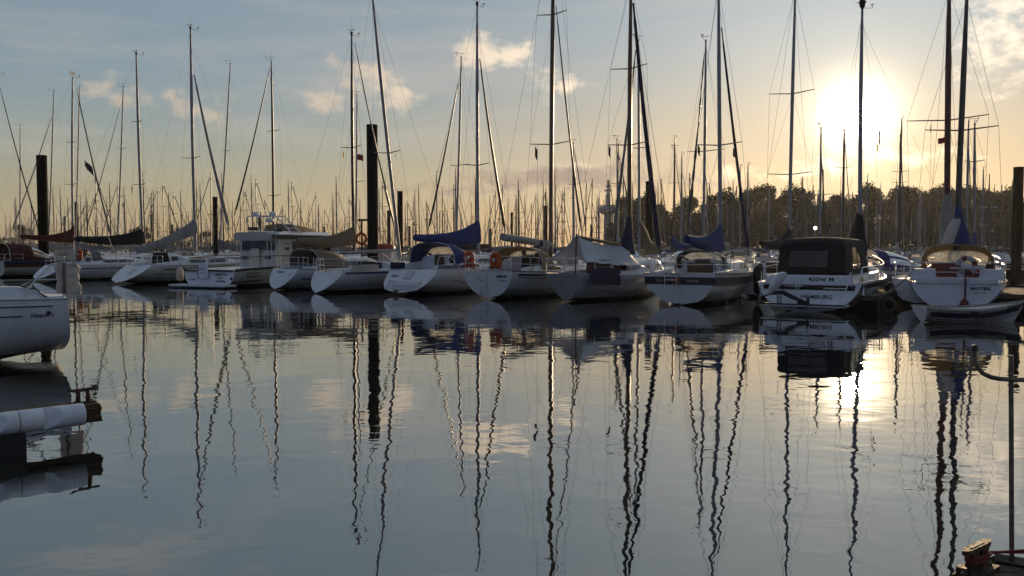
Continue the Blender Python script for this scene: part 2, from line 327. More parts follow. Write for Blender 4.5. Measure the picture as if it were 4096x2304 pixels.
class Boat:
    """local frame: origin at the stern on the waterline, +y to the bow, +x starboard"""
    def __init__(s, name, label, cat, pos, head, L=10, B=3.2, bt=.72, fs=1.0, fm=1.0, fb=1.3, zb=.05, draft=.35, rake=.0, bowr=.7, p0=2.3, q0=1.9, rnd_=0.0,
                 hull='white', boot='dark', group=None, bmax=.42):
        s.pos = Vector((pos[0], pos[1], 0)); s.head = head; s.L, s.B, s.bt, s.fs, s.fm, s.fb = L, B, bt, fs, fm, fb
        s.rnd_ = rnd_; s.zb, s.draft, s.rake, s.bowr, s.p0, s.q0, s.bmax = zb, draft, rake, bowr, p0, q0, bmax
        s.f = Vector((math.sin(head), math.cos(head), 0)); s.r = Vector((math.cos(head), -math.sin(head), 0))
        s.root = thing(name, label, cat, s.pos, -head, group)
    def w(s, p): return s.pos + s.r * p[0] + s.f * p[1] + Vector((0, 0, p[2]))
    def cp(s, px, py, x=0.0):           # the point of the plane x = const seen in a pixel
        d = ray(px, py); o = s.pos + s.r * x
        det = d.x * s.f.y - d.y * s.f.x; k = (o.x * s.f.y - o.y * s.f.x) / det
        yy = (Vector((d.x * k, d.y * k, 0)) - o).dot(s.f)
        return Vector((x, yy, CAM_H + d.z * k))
    def xat(s, px, py, y):               # the point of the plane y = const seen in a pixel
        d = ray(px, py); o = s.pos + s.f * y
        k = o.dot(s.f) / Vector((d.x, d.y, 0)).dot(s.f)
        p = Vector((d.x * k, d.y * k, 0))
        return Vector(((p - s.pos).dot(s.r), y, CAM_H + d.z * k))
    def hb(s, t):
        a = s.bmax
        if t < a: f = s.bt + (1 - s.bt) * math.sin(math.pi / 2 * t / a)
        else: f = max(.012, 1 - ((t - a) / (1 - a)) ** 2.2)
        return s.B / 2 * f
    def sh(s, t):
        a = .42
        return s.fm + (s.fs - s.fm) * ((a - t) / a) ** 2 if t < a else s.fm + (s.fb - s.fm) * ((t - a) / (1 - a)) ** 2
    def ke(s, t):
        if t < .35: return s.zb + (-s.draft - s.zb) * smooth01(t / .35)
        return -s.draft + (s.draft + .0) * max(0, (t - .5) / .5) ** 2.2
    def pt(s, t, v, side=1, off=0.0):
        k, sh, b = s.ke(t), s.sh(t), s.hb(t)
        p = s.p0 + (1.15 - s.p0) * t; q = s.q0 + (1.05 - s.q0) * t
        x = b * (1 - (1 - v) ** p) ** (1 / q); z = k + (sh - k) * v
        y = t * (s.L - s.bowr)
        y += s.rake * max(0, 1 - t / .3) * v + s.bowr * smooth01((t - .55) / .45) * max(0, z) / s.fb
        if s.rnd_ and v < .42 and t < .3: y += s.rnd_ * (1 - t / .3) * (1 - math.sqrt(max(0, 1 - (1 - v / .42) ** 2)))
        return Vector(((x + off) * side, y, z))
    def ty(s, t, v=1): return s.pt(t, v).y
    def tt(s, y):                         # station parameter of a deck position
        lo, hi = 0.0, 1.0
        for _ in range(24):
            m = (lo + hi) / 2
            if s.pt(m, 1).y < y: lo = m
            else: hi = m
        return lo
    def deck(s, y): return s.sh(s.tt(y))
    def half(s, y): return s.hb(s.tt(y))
    def build_hull(s, hm, ns=26, nv=12, deckm='gel', transom=None, rail='gel'):
        ts = [(i / (ns - 1)) ** 1.15 for i in range(ns)]; vs_ = [(j / nv) ** .85 for j in range(nv + 1)]
        rings = []
        for t in ts: rings.append([s.pt(t, v, -1) for v in reversed(vs_)] + [s.pt(t, v, 1) for v in vs_[1:]])
        b = MB(); b.loft(rings, False, transom is None, False)
        b.build('hull', hm, s.root, 50)
        if transom is not None:
            c = MB(); c.add(rings[0], [tuple(range(len(rings[0]) - 1, -1, -1))]); c.build('transom', transom, s.root, 0)
        d = MB(); dr = []
        for t in ts:
            a = s.pt(t, 1); h = a.x
            dr.append([Vector((h * u, a.y, a.z - .03 + .05 * (1 - u * u) * min(1, h))) for u in (-.985, -.6, -.2, .2, .6, .985)])
        d.loft(dr, False, False, False); s.dk = d.build('deck', deckm, s.root, 60)
        for sd in (-1, 1):
            tube('toe_rail', [s.pt(t, 1, sd) + Vector((0, 0, .015)) for t in ts], .022, rail, s.root, 6)
        return s
    def band(s, name, v0, v1, t0, t1, m, sides=(-1, 1), off=.006, n=24):
        for sd in sides:
            b = MB(); rg = []
            for i in range(n + 1):
                t = t0 + (t1 - t0) * i / n
                rg.append([s.pt(t, v0 + (v1 - v0) * k / 3, sd, off) for k in range(4)])
            b.loft(rg, False); b.build(name, m, s.root, 60)
    def zband(s, name, z0, z1, t0, t1, m, sides=(-1, 1), off=.007, n=24, rel=True):     # band at a depth below the sheer
        for sd in sides:
            b = MB(); rg = []
            for i in range(n + 1):
                t = t0 + (t1 - t0) * i / n; k, sh = s.ke(t), s.sh(t)
                zz = [(sh - z0 - (z0 - 0) * 0), (sh - z1)] if rel else [z0, z1]
                rg.append([s.pt(t, max(0.001, min(1, (z - k) / (sh - k))), sd, off) for z in (zz[0], (zz[0] + zz[1]) / 2, zz[1])])
            b.loft(rg, False); b.build(name, m, s.root, 60)
    def cabin(s, y0, y1, w, h, front=.45, m='gel', wins=((.08, .62),), wz=(.35, .72), glass='glass', dz=0.0, companion='dkwood', name='cabin'):
        n = 14; rings = []; prof = [(-1, 0), (-.97, .5), (-.9, .82), (-.74, .97), (-.4, 1.03), (0, 1.06), (.4, 1.03), (.74, .97), (.9, .82), (.97, .5), (1, 0)]
        def dim(u):
            y = y0 + (y1 - y0) * u; ww = min(w / 2, s.half(y) - .28); hh = h * (1 - smooth01((u - (1 - front)) / front) * .86)
            return y, max(.12, ww), hh, s.deck(y) - .03 + dz
        for i in range(n + 1):
            y, ww, hh, z = dim(i / n); rings.append([Vector((ww * a, y, z + hh * c)) for a, c in prof])
        b = MB(); b.loft(rings, False, True, True); c = b.build(name, m, s.root, 40)
        for u0, u1 in wins:
            for sd in (-1, 1):
                g_ = MB(); rg = []
                for i in range(9):
                    y, ww, hh, z = dim(u0 + (u1 - u0) * i / 8)
                    e = .12 if i in (0, 8) else 0
                    rg.append([Vector((sd * (ww * (1.0 - .05 * q) + .008), y, z + hh * (wz[0] + e + (wz[1] - wz[0] - 2 * e) * q))) for q in (0, .5, 1)])
                g_.loft(rg, False); g_.build('window', glass, c, 60)
        y, ww, hh, z = dim(0)
        if companion:
            q = MB().box((0, y - .015, z + hh * .55), (.62, .03, hh * .95)); q.build('companionway', companion, c, 0)
            MB().box((0, y + .35, z + hh * 1.08), (.68, .75, .05)).build('hatch', m, c, 30)
        s.cab = c; s.cdim = dim
        return c
    def coaming(s, y0, y1, w, h=.28, m='gel'):
        for sd in (-1, 1):
            rg = []
            for i in range(9):
                u = i / 8; y = y0 + (y1 - y0) * u; ww = min(w, s.half(y) - .2); hh = h * (.55 + .45 * u); z = s.deck(y) - .05
                rg.append([Vector((sd * (ww + a), y, z + c)) for a, c in ((.09, 0), (.08, hh * .8), (.03, hh), (-.05, hh), (-.09, hh * .8), (-.1, -.0))])
            MB().loft(rg, True, True, True).build('coaming', m, s.root, 40)
    def mast(s, base, top, r=.075, m='alu', spread=(), sails=True, gear='vane', shroud=.006, stay='bow', back=True, spm=None):
        b, t = Vector(base), Vector(top); n = 14
        pts = [b.lerp(t, i / n) + Vector((0, -.05 * math.sin(math.pi * i / n), 0)) for i in range(n + 1)]
        s.mb, s.mt = b, t
        mo = MB().tube(pts, [r * (1 if i < n * .7 else 1 - .45 * (i / n - .7) / .3) for i in range(n + 1)], 10).build('mast', m, s.root, 60)
        s.mo = mo
        H = t.z - b.z
        def on(z): return b.lerp(t, (z - b.z) / H)
        s.on = on
        tips = {-1: [], 1: []}
        for z, half in spread:
            for sd in (-1, 1):
                c = on(z); e = c + Vector((sd * half, -.18 * half, .07))
                MB().tube([c, c.lerp(e, .5), e], [.03, .026, .02], 6).build('spreader', spm or m, mo, 60); tips[sd].append(e)
        if gear:
            k = MB(); k.tube([t, t + Vector((0, 0, .1))], .05, 8)
            if 'vane' in gear:
                k.tube([t + Vector((0, 0, .08)), t + Vector((0, .55, .14))], .011, 5); k.tube([t + Vector((0, .55, .12)), t + Vector((0, .55, .3))], .012, 5)
                k.tube([t + Vector((-.1, .55, .29)), t + Vector((.1, .55, .29))], .022, 5)
                k.tube([t + Vector((0, -.12, .06)), t + Vector((0, -.12, .34))], .009, 5); k.tube([t + Vector((-.2, -.2, .34)), t + Vector((.16, -.04, .34))], .012, 5)
                k.tube([t + Vector((.16, -.04, .31)), t + Vector((.2, -.02, .39))], .03, 4)
            if 'light' in gear: k.lathe([(.05, .08), (.07, .12), (.07, .24), (.04, .28)], t, 10)
            if 'whip' in gear: k.tube([t, t + Vector((.05, -.1, 1.1))], .007, 4)
            if 'ball' in gear: k.lathe([(.03, .05), (.09, .1), (.13, .2), (.13, .3), (.19, .34), (.12, .4), (.12, .55), (.05, .62)], t, 12)
            k.build('masthead_gear', 'black', mo, 40)
        if shroud:
            chy = b.y - .1; x = s.half(max(.3, chy)) - .08; dz = s.deck(max(.3, chy))
            for sd in (-1, 1):
                pl = [t - (t - b) * .02] + list(reversed(tips[sd])) + [Vector((sd * x, chy, dz))]
                tube('shroud', pl, shroud, 'wire', mo, 4)
                lo = spread[0][0] if spread else b.z + H * .5
                tube('shroud', [on(lo), Vector((sd * x * .97, chy - .45, s.deck(max(.3, chy - .45))))], shroud * .9, 'wire', mo, 4)
                if len(spread) > 1 and tips[sd]:
                    tube('shroud', [on(spread[1][0]), tips[sd][0]], shroud * .8, 'wire', mo, 4)
            if back: tube('backstay', [t, Vector((0, s.rake * .9 + .08, s.sh(0)))], shroud, 'wire', mo, 4)
            if stay == 'bow': tube('forestay', [t.lerp(b, .06), Vector((0, s.L - .12, s.fb))], shroud, 'wire', mo, 4)
        return mo
    def furl(s, top, bot, r=.06, m='navy', lumpy=.15, name='furled_headsail'):
        a, b = Vector(bot), Vector(top); n = 40; pts = []; rr = []
        for i in range(n + 1):
            u = i / n; pts.append(a.lerp(b, u) + Vector((0, 0, -.0)) + Vector((0, -.10, 0)) * math.sin(math.pi * u))
            k = r * (1.0 - .55 * u) if .04 < u < .93 else r * .32
            rr.append(k * (1 + lumpy * noise.noise((u * 23, r * 71, s.pos.x))))
        MB().tube(pts, rr, 8).build(name, m, s.root, 60)
    def boom(s, aft, fwd, r=.06, m='alu', cover=None, hm=.55, collar=0.0, rc=.13, sagz=.06, straps=0, seed=0):
        aft, fwd = Vector(aft), Vector(fwd); bo = tube('boom', [aft, fwd - (fwd - aft).normalized() * .1], r, m, s.root, 8)
        if cover:
            b = MB(); n = 26; rg = []; d = fwd - aft
            for i in range(n + 1):
                u = i / n; c = aft + d * (u * 1.02 - .01); e = u ** 3.2
                h = rc * (1.0 + .25 * u) + hm * e; lo = -rc * (.8 + .25 * math.sin(u * 3.1)) - sagz * math.sin(u * math.pi) - .12 * e
                ww = rc * (.75 + .3 * u); ring = []
                for q in range(14):
                    an = q * 2 * math.pi / 14; ca, sa = math.cos(an), math.sin(an)
                    x = ww * ca * (1 if sa < 0 else max(.35, 1 - .55 * sa * min(1, h * 1.5)))
                    z = h * sa if sa > 0 else -lo * sa
                    wz = 1 + .2 * noise.noise((u * 14 + seed, ca * 1.5, sa * 1.5 + seed))
                    ring.append(c + Vector((x * wz, .02 * noise.noise((u * 9, sa * 3, seed)), z * (1 + .05 * noise.noise((u * 11, sa * 2, seed))))))
                rg.append(ring)
            cv = b.loft(rg, True, True, True).build('sail_cover', cover, bo, 50)
            if collar:
                k = MB(); rr = []
                for i in range(9):
                    u = i / 8; c = s.on(fwd.z + hm * .5 + collar * u); w = rc * .95 * (1 - u) + .085 * u
                    rr.append([c + Vector((w * math.cos(a) * .8, w * math.sin(a) * 1.15 - .03 * (1 - u), .04 * math.sin(3 * a + u * 5))) for a in [q * math.pi / 5 for q in range(10)]])
                k.loft(rr, True, True, True).build('mast_collar', cover, cv, 60)
            for q in range(straps):
                u = (q + .6) / straps; c = aft + d * u
                MB().tube([c + Vector((rc * 1.15 * math.cos(a), 0, rc * 1.2 * math.sin(a) * (1 + u))) for a in [k * math.pi / 6 for k in range(13)]], .012, 4).build('strap', 'black', cv, 60)
        return bo
    def hood(s, ya, yf, w, z0, h, m='blue', frame='steel', win=(.42, .93), side=True, zf=.12, sharp=2.4, name='sprayhood', inner=None, glass='clear', phw=.30):
        """arched canvas hood open to the stern, with clear panes in its front"""
        n, k = 14, 20; fab = MB(); cl = MB(); P = {}
        for i in range(n + 1):
            u = i / n; hh = (h - zf) * (1 - u ** sharp) + zf
            y = ya + (yf - ya) * (u ** .9); ww = w / 2 * (1 - .12 * u * u)
            for j in range(k + 1):
                a = math.pi * j / k; ca, sa = math.cos(a), math.sin(a)
                x = ww * math.copysign(abs(ca) ** .62, ca); z = z0 + hh * (sa ** .62 if sa > 0 else 0)
                P[i, j] = Vector((x, y - .0 + (.10 * (1 - sa) * (1 if i == 0 else 0)), z + .012 * noise.noise((x * 4, y * 5, z * 3 + h))))
        for i in range(n):
            for j in range(k):
                u = (i + .5) / n; c = abs((j + .5) / k - .5)
                f = [P[i, j], P[i, j + 1], P[i + 1, j + 1], P[i + 1, j]]
                mid = .012 < c < phw or (side and phw + .05 < c < .46)
                (cl if (win[0] < u < win[1] and mid) else fab).add(f, [(0, 1, 2, 3)])
        def wel(b):                     # merge doubled corners so the cloth shades smoothly
            key = {}; v2 = []; mp = []
            for v in b.v:
                kk = tuple(round(c, 4) for c in v)
                if kk not in key: key[kk] = len(v2); v2.append(v)
                mp.append(key[kk])
            b.v = v2; b.f = [tuple(mp[i] for i in f) for f in b.f]; return b
        fo = wel(fab).build(name, m, s.root, 60)
        sm = fo.modifiers.new('cloth_thickness', 'SOLIDIFY'); sm.thickness = .012
        if cl.f: wel(cl).build('pane', glass, fo, 60)
        tube('hoop', [P[0, j] + Vector((0, 0, .012)) for j in range(k + 1)], .016, frame, fo, 6)
        return fo
    def pushpit(s, y1=1.5, h=.6, posts=3, open_=0.0, r=.0145, mid=True, yb=None, name='pushpit', inset=.07):
        y0 = s.rake + .06 if yb is None else yb; b = MB(); lf = MB() if open_ else b
        for z in ((h, h * .52) if mid else (h,)):
            pts = []
            for i in range(6):
                y = y1 + (y0 - y1) * i / 5; pts.append(Vector((s.half(y) - inset, y, s.deck(y) + z)))
            right = pts; left = [Vector((-p.x, p.y, p.z)) for p in reversed(pts)]
            if open_: b.tube(right, r, 6); lf.tube(left, r, 6)
            else:
                c = [Vector((right[-1].x * q, y0 - .06 * (1 - abs(q)), right[-1].z)) for q in (.7, .35, 0, -.35, -.7)]
                b.tube(right + c + left, r, 6)
        for sd in (-1, 1):
            for i in range(posts):
                y = y1 + (y0 - y1) * i / (posts - 1); x = sd * (s.half(y) - inset)
                (b if sd > 0 else lf).tube([(x, y, s.deck(y) - .02), (x, y, s.deck(y) + h)], r, 6)
        if open_: lf.build(name, 'steel', s.root, 60)
        return b.build(name, 'steel', s.root, 60)
    def guard(s, y0, y1, h=.6, n=5, sides=(-1, 1), pul=True):
        for sd in sides:
            b = MB(); top = []
            for i in range(n):
                y = y0 + (y1 - y0) * i / (n - 1); x = sd * (s.half(y) - .07); z = s.deck(y)
                b.tube([(x, y, z - .02), (x * .99, y, z + h)], .0125, 5); top.append(Vector((x * .99, y, z + h)))
            b.tube(top, .006, 4); b.tube([p - Vector((0, 0, h * .48)) for p in top], .006, 4)
            b.build('guard_rail', 'steel', s.root, 60)
        if pul:
            b = MB(); pts = []
            for i in range(5):
                y = s.L - 1.5 + 1.35 * i / 4; pts.append(Vector((max(.1, s.half(y) - .05), y, s.deck(y) + h)))
            b.tube(pts + [Vector((-p.x, p.y, p.z)) for p in reversed(pts)], .0145, 6)
            for p in (pts[0], pts[2], pts[4]):
                for sd in (-1, 1): b.tube([(p.x * sd, p.y, p.z), (p.x * sd, p.y, p.z - h)], .0145, 5)
            b.build('pulpit', 'steel', s.root, 60)
    def ladder(s, x, z0, z1, w=.3, n=4, y=None, tilt=0.0, m='steel'):
        y = -.05 if y is None else y; b = MB()
        for d in (-w / 2, w / 2): b.tube([(x + d, y, z0), (x + d, y + tilt, z1)], .014, 6)
        for i in range(n): u = (i + .3) / n; b.tube([(x - w / 2, y + tilt * u, z0 + (z1 - z0) * u), (x + w / 2, y + tilt * u, z0 + (z1 - z0) * u)], .014, 6)
        return b.build('boarding_ladder', m, s.root, 60)
    def stern_text(s, body, size, x, z, m='ink', shear=0.0, tw=None, bold=0.0, off=.012):
        k, sh = s.ke(0), s.sh(0); v = max(0, (z - k) / (sh - k)); y = s.rake * v
        til = math.atan2(s.rake, sh - k)
        return text('lettering', body, size, (x, y - off, z), (R(90) - til, 0, 0), m, s.root, shear, 1.0, bold, tw=tw)

def fender(label, p, m='whitecloth', r=.11, l=.55, group='fenders hanging beside the hulls', line=.6):
    t = thing('fender', label, 'fender', p, 0, group)
    MB().lathe([(.02, -l / 2 - .03), (r * .6, -l / 2), (r, -l / 2 + r * .7), (r * 1.04, 0), (r, l / 2 - r * .7), (r * .6, l / 2), (.03, l / 2 + .05)], (0, 0, 0), 14).build('fender_body', m, t, 60)
    MB().lathe([(r * .3, -l / 2 - .05), (r * .62, -l / 2 + .012), (r * .3, -l / 2 + .02)], (0, 0, -.004), 12).build('end_cap', 'navy', t, 60)
    tube('lanyard', [(0, 0, l / 2), (0, .02, l / 2 + line)], .008, 'rope', t, 5)
    return t
def flag(label, p, w, h, m, head=0.0, group='small flags in the rigging', ang=-.5, bands=None, line=None, cat='flag'):
    t = thing('flag', label, cat, p, head, group)
    cols = bands or [m]; n = len(cols)
    for k, c in enumerate(cols):
        b = MB(); rg = []
        for i in range(9):
            u = i / 8; rg.append([Vector((w * u * math.cos(ang) + .0, .10 * w * math.sin(u * 7 + v), -h * v + w * u * math.sin(ang) + .06 * w * math.sin(u * 5))) for v in (k / n, (k + .5) / n, (k + 1) / n)])
        b.loft(rg, False); b.build('flag_cloth', c, t, 60)
    if line: tube('halyard', [(0, 0, line[0]), (0, 0, -h - line[1])], .006, 'wire', t, 4)
    return t

# ---------------------------------------------------------------- the row of moored boats across the fairway
def GP(px, Y): p = at(px, 1152, Y); return (p.x, Y)
ANTI = (.016, .014, .013)
HW = hull_mat('white_hull', (.78, .79, .8), (.02, .022, .035), ANTI, .06, .13)
HW2 = hull_mat('white_hull_blue_boot', (.7, .72, .76), (.03, .05, .16), (.05, .012, .01), .04, .1)
HC = hull_mat('cream_hull', (.62, .6, .52), (.03, .028, .025), ANTI, .10, .16)
HG = hull_mat('pale_green_hull', (.5, .53, .46), (.015, .015, .015), ANTI, .16, .17)
HGREY = hull_mat('grey_hull', (.4, .4, .39), (.05, .04, .04), ANTI, .05, .1)
HM = hull_mat('motorboat_hull', (.68, .67, .68), (.3, .26, .2), (.12, .09, .06), .0, .14)

# B0: dark red canopied cruiser at the left edge
b = Boat('sailing_yacht', 'pale green yacht with dark red cockpit canopy and red sail cover at the left edge', 'sailing yacht', GP(-5, 64), HEAD, L=10.5, B=3.3, fs=1.1, fm=1.1, fb=1.5, zb=.0, rake=-.1)
b.build_hull(HG, rail='navy')
b.zband('stripe', .04, .34, .0, .97, 'redstripe', (1,))
b.cabin(2.7, 7.2, 2.3, .62, wins=((.1, .55),))
b.coaming(.4, 2.7, 1.1, .32)
bt = b.cp(290, 312); bb = b.cp(292, 1000); b.mast(bb, bt, .085, 'alu', [(b.cp(291, 738).z, .95), (b.cp(291, 570).z, .7)], gear=('vane',))
b.boom(b.cp(85, 946), b.cp(290, 960), .06, 'alu', 'redbrown', hm=.75, collar=1.0, rc=.17, seed=1)
b.furl(b.cp(306, 350), b.cp(446, 955), .08, 'greycloth')
b.hood(.25, 3.6, 2.5, b.deck(2) + .1, 1.35, 'redbrown', win=(.5, .9), name='cockpit_canopy', sharp=3)
for sd in (1,):
    MB().box((b.half(3.4) - .25, 4.3, b.deck(4) + .55), (.03, 1.7, .75)).build('weather_cloth', 'whitecloth', b.root, 0)
    text('lettering', 'OSE', .36, (b.half(3.4) - .225, 4.2, b.deck(4) + .62), (R(90), 0, R(90)), 'ink', b.root, 0, 1.2)
roll = tube('fender_roll', [b.pt(t, 1, 1, .1) + Vector((0, 0, .03)) for t in [i / 14 * .8 for i in range(15)]], .13, 'navy', b.root, 8)
b.pushpit(1.2, .65); b.guard(3.2, 9.2, sides=(1,))

# B1: white yacht, black boom cover
b = Boat('sailing_yacht', 'white racing yacht with black boom cover and long sugar scoop stern', 'sailing yacht', gnd(142, 1124), HEAD, L=11.6, B=3.5, bt=.74, fs=1.0, fm=1.05, fb=1.4, zb=.12, rake=1.25, bowr=.5)
b.build_hull(HW, transom='gel'); B1 = b
b.zband('stripe', .2, .27, .12, .97, 'stripe', (1,))
b.cabin(3.6, 8.2, 2.3, .5, wins=((.1, .6),)); b.coaming(1.6, 3.6, 1.15, .3)
b.mast(b.cp(573, 1012), b.cp(545, 222), .095, 'alu', [(b.cp(560, 739).z, .85), (b.cp(553, 487).z, .72)], gear=('vane', 'light'))
b.boom(b.cp(302, 955), b.cp(570, 962), .065, 'alu', 'blackcloth', hm=.7, collar=.45, rc=.19, sagz=.18, seed=2)
b.hood(3.2, 4.9, 2.2, b.deck(3.5) + .15, .95, 'greycloth', glass='clear', win=(.4, .95))
b.pushpit(2.0, .62); b.guard(2.4, 10, sides=(1,))
MB().tube([b.cp(432, 945), b.cp(478, 1060)], .02, 6).build('backstay_tackle', 'steel', b.root, 60)
b.ladder(.1, .3, .9, .34, 3, .2, .7)

# B2: silver boom cover
b = Boat('sailing_yacht', 'white yacht with drooping silver sail cover and wide open scoop stern', 'sailing yacht', gnd(462, 1137), HEAD, L=12, B=3.7, bt=.76, fs=1.1, fm=1.12, fb=1.5, zb=.1, rake=1.5, bowr=.45, p0=2.6)
b.build_hull(HC, transom='gel'); B2 = b
b.zband('stripe', .2, .27, .13, .97, 'stripe', (1,)); b.zband('stripe', .52, .55, .1, .97, 'stripe', (1,))
b.cabin(4.0, 8.8, 2.5, .52, wins=((.05, .3), (.34, .62))); b.coaming(1.9, 4.0, 1.2, .36)
MB().box((0, 3.0, b.deck(3) + .45), (.9, .8, .7), taper=.7).build('canvas_cover', 'blackcloth', b.root, 30)
b.mast(b.cp(783, 1012), b.cp(762, 122), .1, 'alu', [(b.cp(774, 633).z, .95)], gear=('vane', 'light', 'whip'))
b.boom(b.cp(551, 1004), b.cp(779, 922), .07, 'alu', 'silver', hm=.55, collar=.5, rc=.21, sagz=.12, straps=2, seed=3)
b.furl(b.cp(777, 300), b.cp(918, 920), .12, 'silver', .2)
b.pushpit(2.2, .62, open_=1); b.guard(2.6, 10.5, sides=(1,)); b.ladder(.25, .25, 1.0, .35, 4, .35, .9)

MB().tube([b.cp(432, 945), b.cp(478, 1060)], .02, 6).build('backstay_tackle', 'steel', b.root, 60)
for k in range(4): MB().box((.35 - .0, .55 + .1 * k, .52 + .09 * k), (.12, .02, .04)).build('step_pad', 'black', b.root, 0)

# B4: tan cover with cockpit tent
b = Boat('sailing_yacht', 'white yacht with tan boom cover and tan cockpit tent beside the motor yacht', 'sailing yacht', gnd(1097, 1161), HEAD, L=10.2, B=3.2, bt=.62, fs=1.08, fm=1.05, fb=1.35, zb=.06, rake=.75, bowr=.8, p0=2.0, q0=1.5)
b.build_hull(HW2, transom='gel'); B4 = b
b.zband('stripe', .44, .48, .07, .97, 'bluestripe', (1,)); b.zband('stripe', .52, .56, .07, .97, 'bluestripe', (1,)); b.zband('stripe', -.03, .03, 0, .97, 'stripe', (1,))
b.cabin(3.6, 7.6, 2.2, .6, wins=((.1, .55),)); b.coaming(1.2, 3.6, 1.05, .32)
b.mast(b.cp(1416, 1010), b.cp(1407, 146), .085, 'mastdark', [(b.cp(1411, 591).z, .8)], gear=('vane', 'light', 'whip'))
b.boom(b.cp(1192, 968), b.cp(1413, 962), .065, 'alu', 'tan', hm=.6, collar=.45, rc=.2, sagz=.14, straps=0, seed=4)
b.furl(b.cp(1419, 172), b.cp(1580, 915), .055, 'mastdark', .35)
b.hood(1.9, 4.6, 2.35, b.deck(2) + .05, 1.0, 'tan', win=(.62, .9), name='cockpit_tent', sharp=3.4, glass='glass', side=False)
b.pushpit(1.3, .62); b.guard(1.6, 9, sides=(1,)); b.ladder(0, .28, .85, .32, 3, .27, .55, 'blueink')
b.stern_text('Gerhard', .15, -.25, .93, 'blueink', .25, .55, .003)
b.stern_text('BSC', .09, .55, .78, 'blueink', .2, .16)
tube('antenna', [b.cp(1102, 885), b.cp(1105, 1060)], .012, 'steel', b.root)

# B5: flush deck racer with raked mast
b = Boat('sailing_yacht', 'low white racing yacht with bare white boom and strongly raked mast', 'sailing yacht', gnd(1262, 1174), HEAD, L=11, B=3.3, bt=.6, fs=1.0, fm=1.02, fb=1.3, zb=.03, rake=.85, bowr=1.0, p0=1.9, q0=1.35)
b.build_hull(HW, transom='gel', deckm='greydeck'); B5 = b
b.zband('stripe', -.02, .10, .02, .5, 'bluestripe', (1,)); 
b.cabin(4.2, 7.8, 2.0, .42, wins=((.15, .6),), companion='black'); b.coaming(1.6, 4.2, 1.1, .2)
b.mast(b.cp(1601, 1035), b.cp(1487, -45), .085, 'alu', [(b.cp(1555, 612).z, .95)], gear=('vane', 'light'))
b.boom(b.cp(1366, 1013), b.cp(1592, 1000), .085, 'alu')
b.pushpit(1.6, .62); b.guard(1.8, 9.8, sides=(1,)); b.ladder(0, .25, .9, .3, 2, .2, .65)
MB().box((.35, 3.0, b.deck(3) + .22), (.8, .6, .5)).build('hatch_box', 'black', b.root, 20)
text('lettering', 'OTEGO', .22, (b.half(1.9) - .02, 2.0, b.deck(2) + .16), (R(90), 0, R(90)), 'blueink', b.root, 0, 1, .004, tw=.95)
MB().box((b.half(2) - .045, 2.0, b.deck(2) + .17), (.03, 1.8, .36)).build('weather_cloth', 'whitecloth', b.root, 0)
tube('kicker', [b.cp(1520, 1008), b.cp(1580, 1052)], .03, 'alu', b.root)

# B6: blue hood, blue cover
b = Boat('sailing_yacht', 'white cruiser with bright blue sprayhood, blue boom cover and walk through stern', 'sailing yacht', gnd(1592, 1181), HEAD - R(2), L=10.4, B=3.5, bt=.82, fs=1.16, fm=1.15, fb=1.5, zb=.09, rake=1.15, bowr=.6, p0=3.0, q0=2.1)
b.build_hull(HW, transom=None); B6 = b
b.cabin(3.1, 7.8, 2.4, .68, wins=((.1, .3), (.34, .6)), wz=(.45, .75)); b.coaming(1.15, 3.2, 1.3, .42)
b.zband('stripe', -.25, -.02, .13, .32, 'bluestripe', (1, -1), off=-.22)
MB().box((b.half(2.3) - .2, 2.35, b.deck(2) + .13), (.05, 2.2, .17)).build('stripe', 'bluestripe', b.root, 0)
k, sh = b.ke(0), b.sh(0)
til = math.atan2(b.rake, sh - k)
def on_tr(b, z): return b.rake * (z - b.ke(0)) / (b.sh(0) - b.ke(0))
c = MB()                                   # recessed stern panel with walk through opening and step
c.box((0, on_tr(b, .42) - .0, .42), (2.0, .05, .5), rx=-til + R(4)); c.build('stern_recess', 'deck', b.root, 20)
MB().box((.1, on_tr(b, .5) - .12, .36), (1.15, .42, .28)).build('stern_locker', 'gel', b.root, 20)
MB().box((-.05, on_tr(b, .9) - .02, .92), (.42, .06, .5), rx=-til).build('walk_through', 'deck', b.root, 20)
MB().lathe([(.14, -.02), (.14, .02)], (0, 0, 0), 18).build('exhaust_cover', 'dkwood', b.root, 60)
e = bpy.data.objects['exhaust_cover']; e.location = (-.2, on_tr(b, .2) - .02, .2); e.rotation_euler = (R(90) - til, 0, 0)
b.stern_text('Aine', .25, -.9, .86, 'ink', .3, .5); b.stern_text('Hamburg', .11, -.9, .62, 'ink', .2, .4)
b.mast(b.cp(1914, 1032), b.cp(1909, 28), .085, 'alu', [(b.cp(1911, 661).z, .82)], gear=('vane', 'light'))
b.boom(b.cp(1664, 952), b.cp(1911, 955), .065, 'alu', 'blue', hm=.78, collar=.55, rc=.18, sagz=.1, seed=5)
b.furl(b.cp(1919, 235), b.cp(2022, 930), .085, 'mastdark', .12)
b.hood(2.4, 4.7, 2.75, b.deck(3) + .12, 1.16, 'blue', win=(.52, .93), glass='clear', side=True)
MB().tube([(1.45, .95, b.deck(1)), (1.35, 1.35, b.deck(1) + .6), (1.35, 2.2, b.deck(2) + .6), (1.5, 2.75, b.deck(2.7))], .017, 6).build('pushpit', 'steel', b.root, 60)
MB().tube([(-1.45, .95, b.deck(1)), (-1.35, 1.35, b.deck(1) + .6), (-1.35, 2.2, b.deck(2) + .6), (-1.5, 2.75, b.deck(2.7))], .017, 6).build('pushpit', 'steel', b.root, 60)
MB().tube([(1.38, 1.8, b.deck(1.8)), (1.38, 1.8, b.deck(1.8) + .6)], .015, 6).build('stanchion', 'steel', b.root, 60)
b.guard(3.6, 9.2, sides=(1,))
